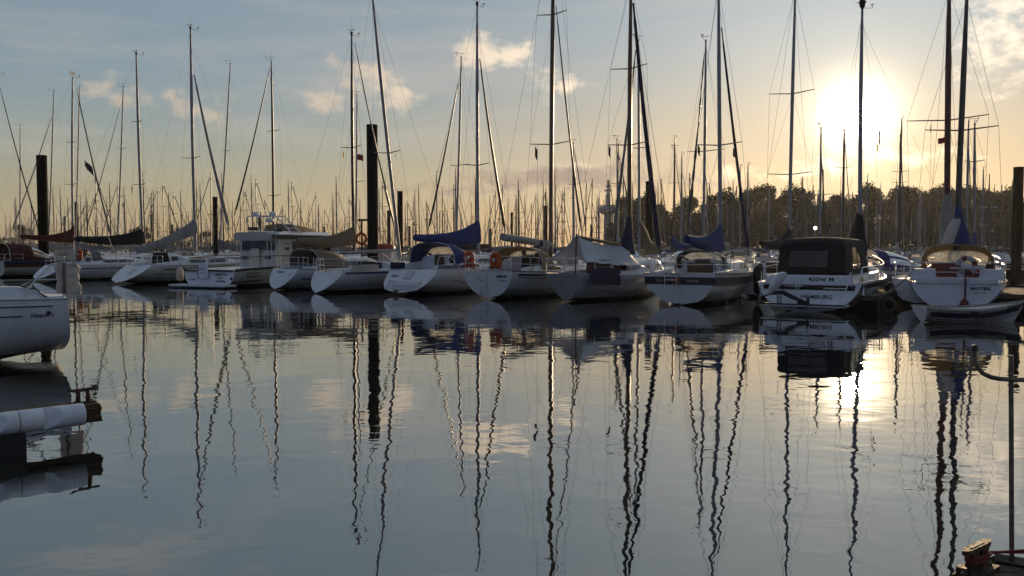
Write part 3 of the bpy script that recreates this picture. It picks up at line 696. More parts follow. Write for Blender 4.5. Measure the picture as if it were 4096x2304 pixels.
MB().box((-1.2, 1.35, b.deck(1.3) + .18), (.5, .5, .3)).build('cushion', 'navy', b.root, 30)
MB().lathe([(.2, -.05), (.23, 0), (.2, .05)], (0, 0, 0), 16).build('rope_coil', 'rubber', b.root, 60)
e = bpy.data.objects['rope_coil']; e.location = (.85, 3.05, b.deck(3) + .45); e.rotation_euler = (R(90), 0, 0)
MB().lathe([(.05, 0), (.055, .1), (.085, .12), (.085, .16), (.05, .2)], (.62, 2.75, b.deck(2.7) + .38), 12).build('winch', 'steel', b.root, 60)

# B7: tan sprayhood, roller boom
b = Boat('sailing_yacht', 'white yacht with tan sprayhood, round stern and grey roller boom on dark mast', 'sailing yacht', gnd(1955, 1197), HEAD - R(3), L=10.2, B=3.4, bt=.72, fs=1.2, fm=1.1, fb=1.5, zb=.05, rake=-.12, bowr=.9, p0=1.9, q0=1.9)
b.build_hull(HW, transom='gel', rail='dkwood'); B7 = b
b.zband('stripe', .09, .18, .04, .97, 'stripe', (1,)); b.zband('stripe', .24, .27, .04, .9, 'stripe', (1,))
b.cabin(3.4, 7.4, 2.4, .72, wins=((.08, .25), (.3, .58)), wz=(.4, .75)); b.coaming(.9, 3.4, 1.15, .42)
b.mast(b.cp(2203, 1040), b.cp(2216, -300), .1, 'mastwood', [(b.cp(2208, 578).z, 1.1), (b.cp(2214, 60).z, .8)], gear=('vane',))
b.boom(b.cp(2012, 948), b.cp(2201, 978), .17, 'silver', straps=0)
tube('boom_strap', [b.cp(2153, 963), b.cp(2156, 986)], .2, 'navy', b.root, 12)
b.furl(b.cp(2224, 22), b.cp(2325, 925), .06, 'mastdark', .15)
b.hood(2.2, 4.4, 2.55, b.deck(3) + .1, 1.0, 'sand', win=(.5, .95), glass='clear', side=True, inner='sand')
MB().tube([(1.3, 1.3, b.deck(1)), (1.25, 2.3, b.deck(2) + .95)], .018, 6).build('hood_strut', 'teak', b.root, 60)
b.pushpit(1.7, .62, 4); b.guard(2.2, 9, sides=(1,)); b.ladder(-.25, .18, 1.02, .34, 3, -.1, -.02)
b.stern_text('ASRAI', .15, .72, .98, 'ink', 0, .5, .005, .03); b.stern_text('Hamburg', .08, .75, .82, 'greycloth', 0, .36, 0, .03)
MB().box((.75, 3.3, b.deck(3.3) + .52), (.9, .04, .65)).build('washboard', 'dkwood', b.root, 20)
MB().lathe([(.16, 0), (.2, .12), (.2, .3), (.1, .38)], (.35, .9, b.deck(1) + .15), 12).build('outboard_bag', 'whitecloth', b.root, 60)

# B8: tarp tent
b = Boat('sailing_yacht', 'white double ended yacht under a pale blue tarpaulin tent with blue side cloth', 'sailing yacht', gnd(2268, 1206), HEAD + R(3), L=9.2, B=3.1, bt=.5, fs=1.14, fm=1.02, fb=1.35, zb=.02, rake=-.38, bowr=1.0, p0=1.6, q0=1.7)
b.build_hull(HW, transom='greydeck', rail='gel'); B8 = b  # grey transom colour stands in for shade on the white stern
b.zband('stripe', .19, .21, .06, .95, 'stripe', (1,), off=.008)
b.cabin(4.1, 6.9, 2.2, .62, front=.3, wins=()); b.coaming(.8, 4.1, 1.05, .3)
for y_ in (4.7, 5.9):
    MB().lathe([(.11, -.015), (.11, .015)], (0, 0, 0), 16).build('porthole', 'brass', b.root, 60)
for k_, o in enumerate([o for o in b.root.children if o.name.startswith('porthole')]):
    y, ww, hh, z = b.cdim((0.22, 0.55)[k_]); o.location = (ww * .97, y, z + hh * .5); o.rotation_euler = (0, R(90), 0)
    MB().lathe([(.075, -.02), (.075, .022)], (0, 0, 0), 14).build('glass', 'glass', o, 60)
b.mast(b.cp(2518, 1040), b.cp(2524, -90), .1, 'mastwood', [(b.cp(2519, 580).z, 1.05), (b.cp(2522, 275).z, .92)], gear=('vane',))
b.boom(b.cp(2310, 948), b.cp(2514, 985), .07, 'teak', None)
k = MB(); rr = []                          # blue cloth bundled at the mast
for i in range(12):
    u = i / 11; c = b.on(b.cp(2514, 1015).z + 1.65 * u) + Vector((0, -.35 * (1 - u) ** 1.3, 0)); w = .12 + .34 * (1 - u) ** 1.6
    rr.append([c + Vector((w * .75 * math.cos(a), w * 1.5 * math.sin(a), .05 * math.sin(3 * a + 4 * u))) for a in [q * math.pi / 7 for q in range(14)]])
k.loft(rr, True, True, True).build('sail_cover', 'navy', b.root, 60)
b.furl(b.cp(2533, 12), b.cp(2640, 1020), .14, 'navy', .1)
rg = []                                    # the tarpaulin
rA, rB, rC = b.cp(2309, 938), b.cp(2440, 982), b.cp(2500, 978)
for i in range(19):
    u = i / 18
    rp = rA.lerp(rB, u / .7) if u < .7 else rB.lerp(rC, (u - .7) / .3)
    rp = rp - Vector((0, 0, .10 * math.sin(min(1, u / .7) * math.pi)))
    sxe = b.cp(2345 + 233 * u, 1047 + 17 * math.sin(u * 1.5), 1.25 + .1 * u)
    pxe = Vector((-1.05 - .2 * u, rA.y - .9 + 4.6 * u, 1.62 + .02 * u)); 
    row = []
    for j in range(25):
        v = j / 24 * 2 - 1
        e = sxe if v > 0 else pxe; a = abs(v)
        p = rp.lerp(e, a); p.z -= .16 * math.sin(a * math.pi) * (1 - .4 * math.sin(u * math.pi)); p.z += .035 * noise.noise((u * 9 + v * 2, v * 2.5, 3)) + .02 * math.sin(u * 26 + a * 4) * a
        row.append(p)
    rg.append(row)
t = MB().loft(rg, False).build('tarpaulin', 'tarp', b.root, 60); sm = t.modifiers.new('cloth_thickness', 'SOLIDIFY'); sm.thickness = .01
MB().tube([b.cp(2300, 1140, 0), b.cp(2306, 935, 0)], .035, 8).build('boom_crutch', 'teak', b.root, 60)
MB().loft([[b.cp(2355, 1083, 1.3), b.cp(2420, 1070, 1.3), b.cp(2482, 1076, 1.35)], [b.cp(2360, 1110, 1.33), b.cp(2420, 1108, 1.36), b.cp(2482, 1108, 1.38)], [b.cp(2366, 1138, 1.3), b.cp(2420, 1139, 1.32), b.cp(2484, 1139, 1.38)]], False).build('side_cloth', 'navy', b.root, 60)
MB().box((.95, 1.15, b.deck(1.2) + .3), (.06, 1.1, .62)).build('weather_cloth', 'dkwood', b.root, 20)
MB().box((-.1, 2.2, b.deck(2) + .55), (.6, .5, 1.1), taper=.8).build('steering_console', 'dkred', b.root, 30)
b.pushpit(1.4, .62, 3); b.guard(2.6, 8.4, sides=(1,)); b.ladder(-.4, .62, 1.6, .36, 5, -.12, -.05)

# B9: white boat with navy band
b = Boat('sailing_yacht', 'white motor sailer with navy band, square stern and blue boom cover', 'sailing yacht', gnd(2722, 1221), HEAD - R(5), L=9.4, B=3.2, bt=.86, fs=1.2, fm=1.15, fb=1.55, zb=.02, rake=-.2, bowr=1.1, p0=1.7, q0=2.4)
b.build_hull(HW, transom='gel', rail='dkwood', deckm='cream'); B9 = b
b.zband('stripe', .13, .42, 0, .97, 'stripe', (1, -1)); b.zband('rubbing_strake', .43, .47, .05, .97, 'whiteink', (1, -1), off=.02)
rgs = []
sh = b.sh(0)
MB().add([(x, on_tr(b, z) - .012, z) for x, z in ((-b.pt(0, .86).x - .03, sh - .42), (b.pt(0, .86).x + .03, sh - .42), (b.hb(0) + .01, sh - .13), (-b.hb(0) - .01, sh - .13))], [(0, 1, 2, 3)]).build('stripe', 'stripe', b.root, 0)
b.stern_text('Silke', .13, -.8, sh - .27, 'whiteink', .35, .24, .0, .02); b.stern_text('Hamburg', .13, .5, sh - .27, 'whiteink', .35, .46, 0, .02)
text('lettering', 'Paul', .13, (b.half(1.4) + .03, 1.5, b.deck(1.4) - .27), (R(90), 0, R(90)), 'greycloth', b.root, .3)
b.cabin(2.6, 6.4, 2.3, .55, wins=((.42, .52), (.56, .66)), wz=(.35, .75), companion='teak'); b.coaming(.3, 2.6, 1.3, .24)
MB().box((-.05, 2.56, b.deck(2.6) + .22), (1.15, .04, .38)).build('washboards', 'teak', b.root, 20)
MB().lathe([(.13, -.02), (.13, .02)], (0, 0, 0), 14).build('compass', 'dkwood', b.root, 60); e = bpy.data.objects['compass']; e.location = (-.95, 2.55, b.deck(2.6) + .3); e.rotation_euler = (R(90), 0, 0)
b.mast(b.cp(2884, 1040), b.cp(2874, -80), .085, 'alu', [(b.cp(2879, 581).z, .98)], gear=('vane',))
b.boom(b.cp(2748, 957), b.cp(2881, 985), .065, 'alu', 'blue', hm=.75, collar=.6, rc=.18, sagz=.1, seed=6)
b.furl(b.cp(2886, 110), b.cp(2995, 1020), .085, 'navy', .12)
b.hood(2.0, 3.9, 1.95, b.deck(3) + .2, .68, 'blackcloth', frame='teal', win=(.35, .95), glass='clear', side=True)
b.pushpit(1.5, .66, 4); b.guard(1.9, 8.2, sides=(1,)); b.ladder(-.3, .55, 1.8, .46, 4, -.28, .0)
MB().tube([(-.35, -.28, b.sh(0)), (.15, -.28, b.sh(0))], .02, 6).build('grab_rail', 'steel', b.root, 60)
MB().box((-.1, -.235, sh - .28), (.36, .02, .22)).build('name_board', 'dkred', b.root, 0)
MB().box((-.02, -.16, -.12), (.05, .25, .4)).build('rudder', 'stripe', b.root, 0)

# ---------------------------------------------------------------- motor yacht with wheelhouse
b = Boat('motor_yacht', 'cream motor yacht with wheelhouse, stern platform and radar arch', 'motor yacht', gnd(835, 1150), R(24), L=13, B=3.9, bt=.93, fs=.98, fm=1.1, fb=1.9, zb=-.1, draft=.5, rake=.05, bowr=1.6, p0=2.2, q0=3.2)
HL = hull_mat('motor_yacht_hull', (.6, .57, .48), (.03, .015, .012), (.035, .016, .012), .12, .16)
b.build_hull(HL, transom='gel', rail='black'); BM = b
b.zband('rubbing_strake', .0, .09, .0, .98, 'black', (1, -1), off=.03); b.zband('rubbing_strake', .68, .75, .0, .2, 'black', (1,), off=.03)
b.zband('seam', .42, .44, .0, .9, 'greycloth', (1,), off=.004)
MB().box((0, -.02, .93), (3.5, .05, .09)).build('rubbing_strake', 'black', b.root, 0)
MB().box((0, -.48, .14), (3.9, 1.0, .1)).build('swim_platform', 'gel', b.root, 20); MB().box((0, -.5, .06), (3.7, .9, .07)).build('platform_frame', 'black', b.root, 0)
MB().box((-.45, -.06, .78), (.62, .03, .55)).build('stern_gate', 'greydeck', b.root, 0)
MB().box((-.2, -.16, .95), (.5, .22, .85), taper=.92).build('outboard_locker', 'gel', b.root, 30)
for x_, z_ in ((-.32, 1.05), (-.12, 1.05), (-.28, .82), (-.1, .8)): MB().box((x_, -.28, z_), (.09, .012, .05)).build('sticker', 'blueink', b.root, 0)
b.stern_text('LOOP TO', .17, .85, .72, 'ink', 0, .86, .004, .03); b.stern_text('B S C', .12, .85, .53, 'ink', 0, .36, .002, .03); b.stern_text('Hamburg', .15, .85, .36, 'ink', 0, .62, .004, .03)
b.stern_text('157447 S', .14, -1.2, .42, 'ink', 0, .56, .001, .03)
MB().lathe([(.05, -.07), (.06, 0), (.05, .07)], (1.62, -.03, .5), 10).build('stern_light', 'blueink', b.root, 60)
for z_ in (.62, .78): MB().box((b.hb(.1) - .01, 1.5, z_), (.06, 1.1, .05)).build('vent', 'black', b.root, 0)
rg = MB(); top = []
for i in range(7):
    y = .25 + 1.1 * i; x = b.half(y) - .1; rg.tube([(x, y, b.deck(y)), (x, y, b.deck(y) + .62)], .018, 6); rg.tube([(-x, y, b.deck(y)), (-x, y, b.deck(y) + .62)], .018, 6); top.append(Vector((x, y, b.deck(y) + .64)))
rg.build('guard_rail', 'steel', b.root, 60)
cap = MB(); cap.tube(top, .03, 6); cap.tube([Vector((-p.x, p.y, p.z)) for p in top], .03, 6); cap.tube([top[0], Vector((-top[0].x, top[0].y, top[0].z))], .03, 6); cap.build('rail_cap', 'teak', b.root, 60)
zd = 1.0
wh = MB().loft([[Vector((x * (1 - .06 * k), 4.0 + .25 * k + (0 if y == 0 else 5.2 - .9 * k), zd + 1.75 * k)) for x, y in ((-1.45, 0), (1.45, 0), (1.4, 1), (-1.4, 1))] for k in (0, .5, 1)], True, True, True).build('wheelhouse', 'cream', b.root, 20)
MB().loft([[Vector((x, y, z)) for x, y in ((-1.6, 3.9), (1.6, 3.9), (1.65, 9.6), (-1.65, 9.6))] for z in (2.78, 2.98)], True, True, True).build('roof_edge', 'stripe', b.root, 20)
MB().loft([[Vector((x * (1 - .25 * k), (y - 6) * (1 - .12 * k) + 6 + .3 * k, 2.98 + .22 * k)) for x, y in ((-1.5, 4.1), (1.5, 4.1), (1.5, 9.3), (-1.5, 9.3))] for k in (0, 1)], True, True, True).build('roof', 'gel', b.root, 20)
for y_, l_ in ((6.1, 1.15), (7.5, 1.25), (8.75, .9)):
    w_ = MB().box((1.40, y_, 2.22), (.06, l_, .78)).build('window', 'glass', b.root, 0); MB().box((1.395, y_ + l_ / 2 + .09, 2.2), (.08, .1, .9)).build('frame', 'teak', w_, 0)
MB().box((1.41, 6.9, 1.72), (.06, 4.4, .05)).build('teak_sill', 'teak', b.root, 0)
text('lettering', 'LOOP TO', .15, (1.44, 4.95, 2.45), (R(90), 0, R(90)), 'ink', b.root)
MB().add([(1.425, 4.72, 2.15), (1.425, 4.95, 2.05), (1.425, 4.95, 2.12), (1.425, 5.2, 2.02), (1.425, 5.14, 2.15), (1.425, 5.2, 2.28), (1.425, 4.95, 2.18), (1.425, 4.95, 2.25)], [(0, 1, 2, 6, 7), (2, 3, 4, 5, 6)]).build('emblem', 'ink', b.root, 0)
for x_, w__ in ((-.95, .62), (-.1, .8), (.8, .72)): MB().box((x_, 4.11, 2.32), (w__, .05, .52)).build('window', 'glass', b.root, 0)
for x_ in (-1.0, .75): MB().box((x_, 4.0, 1.62), (.42, .05, .16)).build('vent_window', 'blueink', b.root, 0)
MB().box((-.15, 3.98, 1.55), (.62, .05, 1.2)).build('cabin_door', 'cream', b.root, 10)
MB().loft([[Vector((x, y, z)) for x, z in ((-1.35, 2.62), (1.2, 2.62), (1.25, 3.0), (1.0, 3.12), (-1.15, 3.12), (-1.4, 3.0))] for y in (3.55, 4.3)], True, True, True).build('aft_hood', 'whitecloth', b.root, 40)
for x_ in (-1.3, -1.0, .95, 1.25): MB().tube([(x_, 3.75, 2.6), (x_, 3.7, .98)], .02, 6).build('stern_post', 'steel', b.root, 60)
ar = MB()
for y_ in (5.0, 5.9):
    ar.tube([(-1.4, y_, 3.0), (-1.2, y_ - .5, 3.9), (-1.05, y_ - .6, 4.1), (1.0, y_ - .6, 4.1), (1.15, y_ - .5, 3.9), (1.5, y_ + .4, 3.05)], .035, 8)
for i in range(4): k = i / 3; ar.tube([(1.15 + .3 * k, 4.55 + .7 * k, 3.85 - .7 * k), (1.15 + .3 * k, 5.45 + .7 * k, 3.85 - .7 * k)], .02, 5)
ar.build('radar_arch', 'gel', b.root, 60)
for x_ in (-.95, .35): MB().lathe([(.02, 0), (.2, .05), (.23, .14), (.17, .24), (.03, .28)], (x_, 5.0, 4.12), 14).build('antenna_dome', 'gel', b.root, 60)
MB().box((1.0, 4.7, 3.2), (.35, .3, .25)).build('searchlight', 'rubber', b.root, 30); MB().box((-.9, 4.7, 3.35), (.5, .3, .2)).build('horn', 'dkwood', b.root, 30)
for p in ((-1.25, 5.1), (-.6, 5.4)): tube('antenna', [(p[0], p[1], 3.0), (p[0] + .05, p[1], 6.2 - p[1] * .2)], .012, 'gel', b.root)
MB().loft([[Vector((x * k, 6.0 + 2.3 * i, 3.2 + .5 * (1 - i * .55) * c)) for x, c in ((-1.2, 0), (-1.1, .8), (0, 1), (1.1, .8), (1.2, 0))] for i, k in ((0, 1), (.4, 1), (1, .8))], False, True, True).build('flybridge_cover', 'tan', b.root, 50)

# ---------------------------------------------------------------- motor cruiser with black canopy
b = Boat('motor_cruiser', 'white motor cruiser with black canvas canopy and outboard on its stern platform', 'motor boat', gnd(3226, 1246), R(33), L=9.5, B=3.6, bt=.95, fs=.96, fm=1.02, fb=1.5, zb=-.05, draft=.4, rake=.18, bowr=1.4, p0=1.5, q0=2.6)
b.build_hull(HM, transom='gel', rail='steel'); BC = b
b.zband('stripe', .06, .22, .0, .97, 'browncloth', (1, -1)); b.zband('rubbing_strake', .0, .05, .0, .98, 'whiteink', (1, -1), off=.03)
b.zband('chine', .72, .75, .0, .85, 'greycloth', (1, -1), off=.012)
MB().add([(x, on_tr(b, z) - .012, z) for x, z in ((-1.5, .73), (1.5, .73), (1.53, .89), (-1.53, .89))], [(0, 1, 2, 3)]).build('stripe', 'browncloth', b.root, 0)
rg = []
for i in range(11):                       # raised cockpit side that carries the canopy
    y = .15 + 4.6 * i / 10; w_ = b.half(y) - .22; z = b.deck(y)
    rg.append([Vector((x * w_, y + .05 * k, z - .04 + .28 * k)) for x, k in ((-1, 0), (-.97, 1), (.97, 1), (1, 0))])
MB().loft(rg, False, True, True).build('cockpit_side', 'gel', b.root, 30)
ys = .2
MB().loft([[Vector((x * (1 - .03 * k),   .19 + .1 * k, .96 + .27 * k)) for x in (-1.36, 1.36)] for k in (0, 1)], False).build('stern_panel', 'gel', b.root, 0)
text('lettering', '45096 M', .2, (.42, .17, 1.09), (R(70), 0, 0), 'ink', b.root, 0, 1, .003, tw=.82)
MB().box((-.35, .21, 1.09), (.2, .03, .14)).build('registration_badge', 'greycloth', b.root, 0)
b.stern_text('HAMBURG', .19, .3, .5, 'ink', 0, 1.02, .001, .03)
# canopy: rounded box of black cloth with side panes
prof = lambda w, h, rr: [(-w, 0), (-w * .985, h * .45), (-w * .97, h - rr * .7), (-w * .95, h - rr * .22), (-w * .87, h), (-w * .4, h + .05), (0, h + .07), (w * .4, h + .05), (w * .87, h), (w * .95, h - rr * .22), (w * .97, h - rr * .7), (w * .985, h * .45), (w, 0)]
rg = []
for i, (y, w_, h_) in enumerate(((.28, 1.27, .0), (.3, 1.27, .02), (.58, 1.14, 1.02), (.7, 1.13, 1.16), (.9, 1.14, 1.22), (1.9, 1.2, 1.26), (3.0, 1.24, 1.24), (3.6, 1.2, 1.16))):
    if i < 1: rg.append([Vector((x, y, 1.24)) for x, z in prof(w_, 1, .2)])
    else: rg.append([Vector((x, y - (0 if i > 2 else .0), 1.22 + max(0, z))) for x, z in prof(w_, h_, .22)])
cv = MB().loft(rg[2:], False, False, False).build('canopy', 'blackcloth', b.root, 50)
aft = [Vector((x * 1.27 / 1.14, .26 + .32 * z / 1.1, 1.22 + z)) for x, z in prof(1.14, 1.02, .22)]
MB().add(rg[2] + [Vector((p.x * (1.1 if p.z < 1.32 else 1), .22 if p.z < 1.32 else p.y, p.z)) for p in (rg[2][0], rg[2][-1])], [tuple(range(13))]).build('aft_curtain', 'browncloth', cv, 20)
MB().add([(-.72, .42, 1.5), (.55, .42, 1.5), (.55, .575, 2.05), (-.72, .575, 2.05)], [(0, 1, 2, 3)]).build('aft_window', 'smoked', cv, 0)
for y_, l_ in ((1.6, .62), (2.5, .9)):
    MB().loft([[Vector((x, y, 1.22 + z)) for y in (y_ - l_ / 2, y_ + l_ / 2)] for x, z in ((1.215, .22), (1.205, .55), (1.165, .95))], False).build('side_pane', 'clear', cv, 0)
MB().loft([[Vector((x * k, y, 1.1 + z)) for x, z in ((-1.3, 0), (-1.2, .75), (0, .85), (1.2, .75), (1.3, 0))] for y, k in ((3.6, 1), (4.2, .95), (5.0, .82))], False, True, True).build('windscreen', 'glass', b.root, 40)
b.cabin(4.6, 8.2, 2.6, .45, wins=((.1, .5),), companion=None)
pl = MB(); pl.box((0, -.33, .24), (2.75, .72, .06)); pl.build('swim_platform', 'gel', b.root, 20)
MB().tube([(-1.4, -.68, .27), (1.4, -.68, .27)], .03, 6).build('platform_edge', 'rubber', b.root, 60)
for x_, x2 in ((-1.45, -1.36), (1.5, 1.3)): tube('platform_stay', [(x2 - .05, -.62, .28), (x_ - .12, .1, 1.35)], .017, 'steel', b.root)
tube('grab_rail', [(.55, .0, .8), (1.3, .0, .8)], .018, 'steel', b.root)
ht = MB(); ht.tube([(-.72, -.02, .86), (-.72, -.1, .86), (-.1, -.1, .86), (-.1, -.02, .86)], .02, 6); ht.tube([(-.3, -.02, 1.12), (-.35, -.1, .75)], .015, 6); ht.tube([(-.2, -.02, 1.12), (-.25, -.1, .75)], .015, 6); ht.build('stern_bracket', 'steel', b.root, 60)
gr = MB(); tp = []
for i in range(9):
    y = .5 + 7.8 * i / 8; x = b.half(y) - .06; zz = b.deck(y)
    gr.tube([(x, y, zz), (x - .02, y + .05, zz + .52)], .014, 6); tp.append(Vector((x - .02, y + .05, zz + .52)))
gr.tube(tp, .017, 6); gr.tube([tp[0], Vector((tp[0].x, .15, b.deck(.1)))], .017, 6); gr.build('guard_rail', 'steel', b.root, 60)
gr = MB(); gr.tube([Vector((-p.x, p.y, p.z)) for p in tp], .017, 6)
for p in tp[::2]: gr.tube([(-p.x, p.y, p.z), (-p.x, p.y, p.z - .52)], .014, 6)
gr.build('guard_rail', 'steel', b.root, 60)
for y_ in (.45, .72): MB().box((b.hb(.06) + .0, y_, .72), (.05, .12, .28)).build('vent', 'steel', b.root, 0)
MB().box((b.hb(.03) - .02, .35, 1.1), (.03, .3, .12)).build('side_badge', 'brass', b.root, 0)
# outboard motor tilted on the platform (a thing of its own)
o = thing('outboard_motor', 'white outboard motor with black leg tilted up on the cruiser stern platform', 'outboard motor', b.w((-.75, -.45, .3)), -b.head, None)
MB().loft([[Vector((w_ * math.cos(a) - .32 + .42 * u, -.12 + w_ * .85 * math.sin(a), .3 + .75 * u)) for a in [q * math.pi / 6 for q in range(12)]] for u, w_ in ((0, .08), (.12, .14), (.45, .2), (.8, .2), (.95, .15), (1, .05))], True, True, True).build('cowling', 'gel', o, 50)
MB().tube([(-.32, -.12, .32), (.1, -.14, .36), (.5, -.16, .18), (.85, -.18, .05)], [.06, .08, .07, .05], 8).build('leg', 'black', o, 50)
pr = MB()
for a in (0, 2.1, 4.2): pr.box((.95, -.18 + .11 * math.cos(a), .06 + .11 * math.sin(a)), (.02, .12, .2), rx=a)
pr.lathe([(.03, -.08), (.05, 0), (.02, .1)], (.92, -.18, .06), 8); pr.build('propeller', 'black', o, 30)
MB().box((.75, -.2, -.06), (.3, .03, .25)).build('skeg', 'black', o, 0)
MB().tube([(-.3, -.15, .3), (-.75, -.2, .12)], .03, 6).build('tiller', 'black', o, 60); MB().box((-.02, -.1, .12), (.12, .1, .36)).build('clamp', 'rubber', o, 20)
MB().box((-.0, -.17, .14), (.08, .03, .3)).build('support_leg', 'whiteink', o, 0)

# ---------------------------------------------------------------- MATTEN
b = Boat('sailing_yacht', 'white yacht MATTEN with tan sprayhood, dark red doors and a tender behind it', 'sailing yacht', gnd(3822, 1246), R(28), L=9.2, B=3.2, bt=.86, fs=.97, fm=.97, fb=1.35, zb=.0, rake=.12, bowr=1.0, p0=1.55, q0=2.2, bmax=.34)
b.build_hull(HW, transom='gel', rail='dkwood', deckm='cream'); B11 = b
b.zband('stripe', .14, .16, .05, .95, 'greycloth', (1, -1)); b.zband('stripe', .3, .33, .08, .95, 'greycloth', (1, -1))
b.cabin(2.3, 6.2, 2.25, .62, wins=((.2, .4),), companion=None)
MB().box((0, 1.15, b.deck(1) + .06), (2.5, 2.2, .16)).build('cockpit_coaming', 'gel', b.root, 20)
MB().box((-.42, 2.27, b.deck(2.2) + .3), (.85, .05, .66)).build('companionway', 'dkred', b.root, 10)
MB().box((.5, 2.24, b.deck(2.2) + .22), (.5, .05, .4)).build('companionway', 'dkred', b.root, 10)
MB().box((1.05, 2.26, b.deck(2.2) + .5), (.3, .05, .22)).build('instrument_panel', 'black', b.root, 0)
for x_ in (-1.0, 1.05): MB().box((x_, .55, b.deck(1) + .28), (.75, .9, .36), taper=.9).build('locker_seat', 'gel', b.root, 30)
b.stern_text('MATTEN', .145, .72, .78, 'ink', 0, .58, .006, .014); b.stern_text('H Y C', .09, .72, .64, 'ink', 0, .33, .001, .014)
mb_ = at(3824, 1000, 31.2); mt_ = at(3868, -25, 31.2); l = Matrix.Rotation(b.head, 3, 'Z')
b.mast(l @ (mb_ - b.pos), l @ (mt_ - b.pos), .1, 'mastdark', [(at(3846, 522, 31.2).z, 1.18)], gear=('light',))
b.hood(1.8, 4.0, 2.3, b.deck(2) + .42, .86, 'sand', frame='sand', win=(.62, .97), glass='clear', side=True, sharp=3, phw=.36)
k = MB(); rr = []
for i in range(10):
    u = i / 9; c = b.on(2.3 + 1.5 * u) + Vector((.18 * (1 - u), -.3 * (1 - u), 0)); w_ = .1 + .2 * (1 - u) ** 1.2
    rr.append([c + Vector((w_ * math.cos(a), w_ * math.sin(a), .05 * math.sin(3 * a + 5 * u))) for a in [q * math.pi / 6 for q in range(12)]])
k.loft(rr, True, True, True).build('sail_cover', 'blue', b.root, 60)
k = MB(); rr = []
for i in range(8):
    u = i / 7; c = b.on(2.3 + .9 * u) + Vector((-.28 * (1 - u), -.3, 0)); w_ = .06 + .17 * math.sin((1 - u * .85) * 2.2)
    rr.append([c + Vector((w_ * math.cos(a), w_ * math.sin(a), .05 * math.sin(3 * a + 5 * u))) for a in [q * math.pi / 6 for q in range(12)]])
k.loft(rr, True, True, True).build('bundled_sail', 'whitecloth', b.root, 60)
b.pushpit(1.9, .68, 3, r=.017); b.guard(2.3, 8.0)
MB().tube([(.28, -.05, 1.1), (.28, -.05, .45)], .03, 8).build('flagstaff_socket', 'dkred', b.root, 60)
MB().tube([(.28, -.07, 1.5), (.27, -.09, .4)], .028, 8).build('oar_shaft', 'redstripe', b.root, 60)
MB().loft([[Vector((.26 + x * w_, -.09 + y_, z)) for x, y_ in ((-1, 0), (0, -.03), (1, 0), (0, .03))] for z, w_ in ((.45, .03), (.38, .1), (.2, .17), (.0, .18), (-.02, .1))], True, True, True).build('oar_blade', 'dkred', b.root, 40)
MB().box((.3, -.1, 1.47), (1.0, .06, .07)).build('ring_bracket', 'whiteink', b.root, 10)

def ring_buoy(label, p, R_, r, rot, bands=('whitecloth', 'dkred'), n=32, group=None, gap=0.0):
    t = thing('lifebuoy', label, 'lifebuoy', p, 0, group); t.rotation_euler = rot
    for k in range(4):
        for wh_, (a0, a1) in enumerate(((0, .62), (.62, 1.0)) if bands[0] != bands[1] else ((0, 1.0),)):
            A0 = (k + a0) * math.pi / 2 + math.pi * .19; A1 = (k + a1) * math.pi / 2 + math.pi * .19
            pts = [(R_ * math.cos(A0 + (A1 - A0) * i / 10), 0, R_ * math.sin(A0 + (A1 - A0) * i / 10)) for i in range(11)]
            MB().tube(pts, r, 10).build('ring_segment' if wh_ == 0 else 'ring_band', bands[wh_], t, 60)
    return t
ring_buoy('white and dark red ring lifebuoy on the stern rail of the yacht MATTEN', b.w((.30, .0, 1.56)), .25, .085, (0, 0, -b.head))

# tender
d = Boat('rowing_tender', 'white rowing tender with dark band and rope fender lying behind the yacht MATTEN', 'rowing boat', (at(3682, 1290, 24.6).x, 24.5), R(91), L=2.95, B=1.35, bt=.7, fs=.46, fm=.40, fb=.62, zb=.02, draft=.12, rake=-.1, bowr=.35, p0=1.6, q0=1.7)
HD = hull_mat('tender_hull', (.66, .64, .62), (.5, .48, .46), (.3, .2, .15), .0, .02)
d.build_hull(HD, ns=20, transom='gel', rail='rope', deckm='deck')
d.zband('stripe', .10, .25, .03, .97, 'navy', (1, -1), off=.01); d.zband('plank_edge', .30, .32, .02, .97, 'greycloth', (1, -1), off=.012); d.zband('plank_edge', .37, .39, .02, .97, 'greycloth', (1, -1), off=.012)
for sd in (-1, 1): tube('rope_fender', [d.pt(t, 1, sd, .02) + Vector((0, 0, -.02)) for t in [i / 20 for i in range(21)]], .036, 'rope', d.root, 8)
tube('bow_fender', [d.pt(t, 1, 1, .02) + Vector((0, 0, -.04)) for t in [.78 + .22 * i / 8 for i in range(9)]], .055, 'rubber', d.root, 8)
for y_ in (.6, 1.5): MB().box((0, y_, .36), (1.05, .22, .03)).build('thwart', 'teak', d.root, 10)
MB().box((d.half(1.2) + .01, 1.15, .33), (.05, .2, .07)).build('rowlock_pad', 'rubber', d.root, 20)

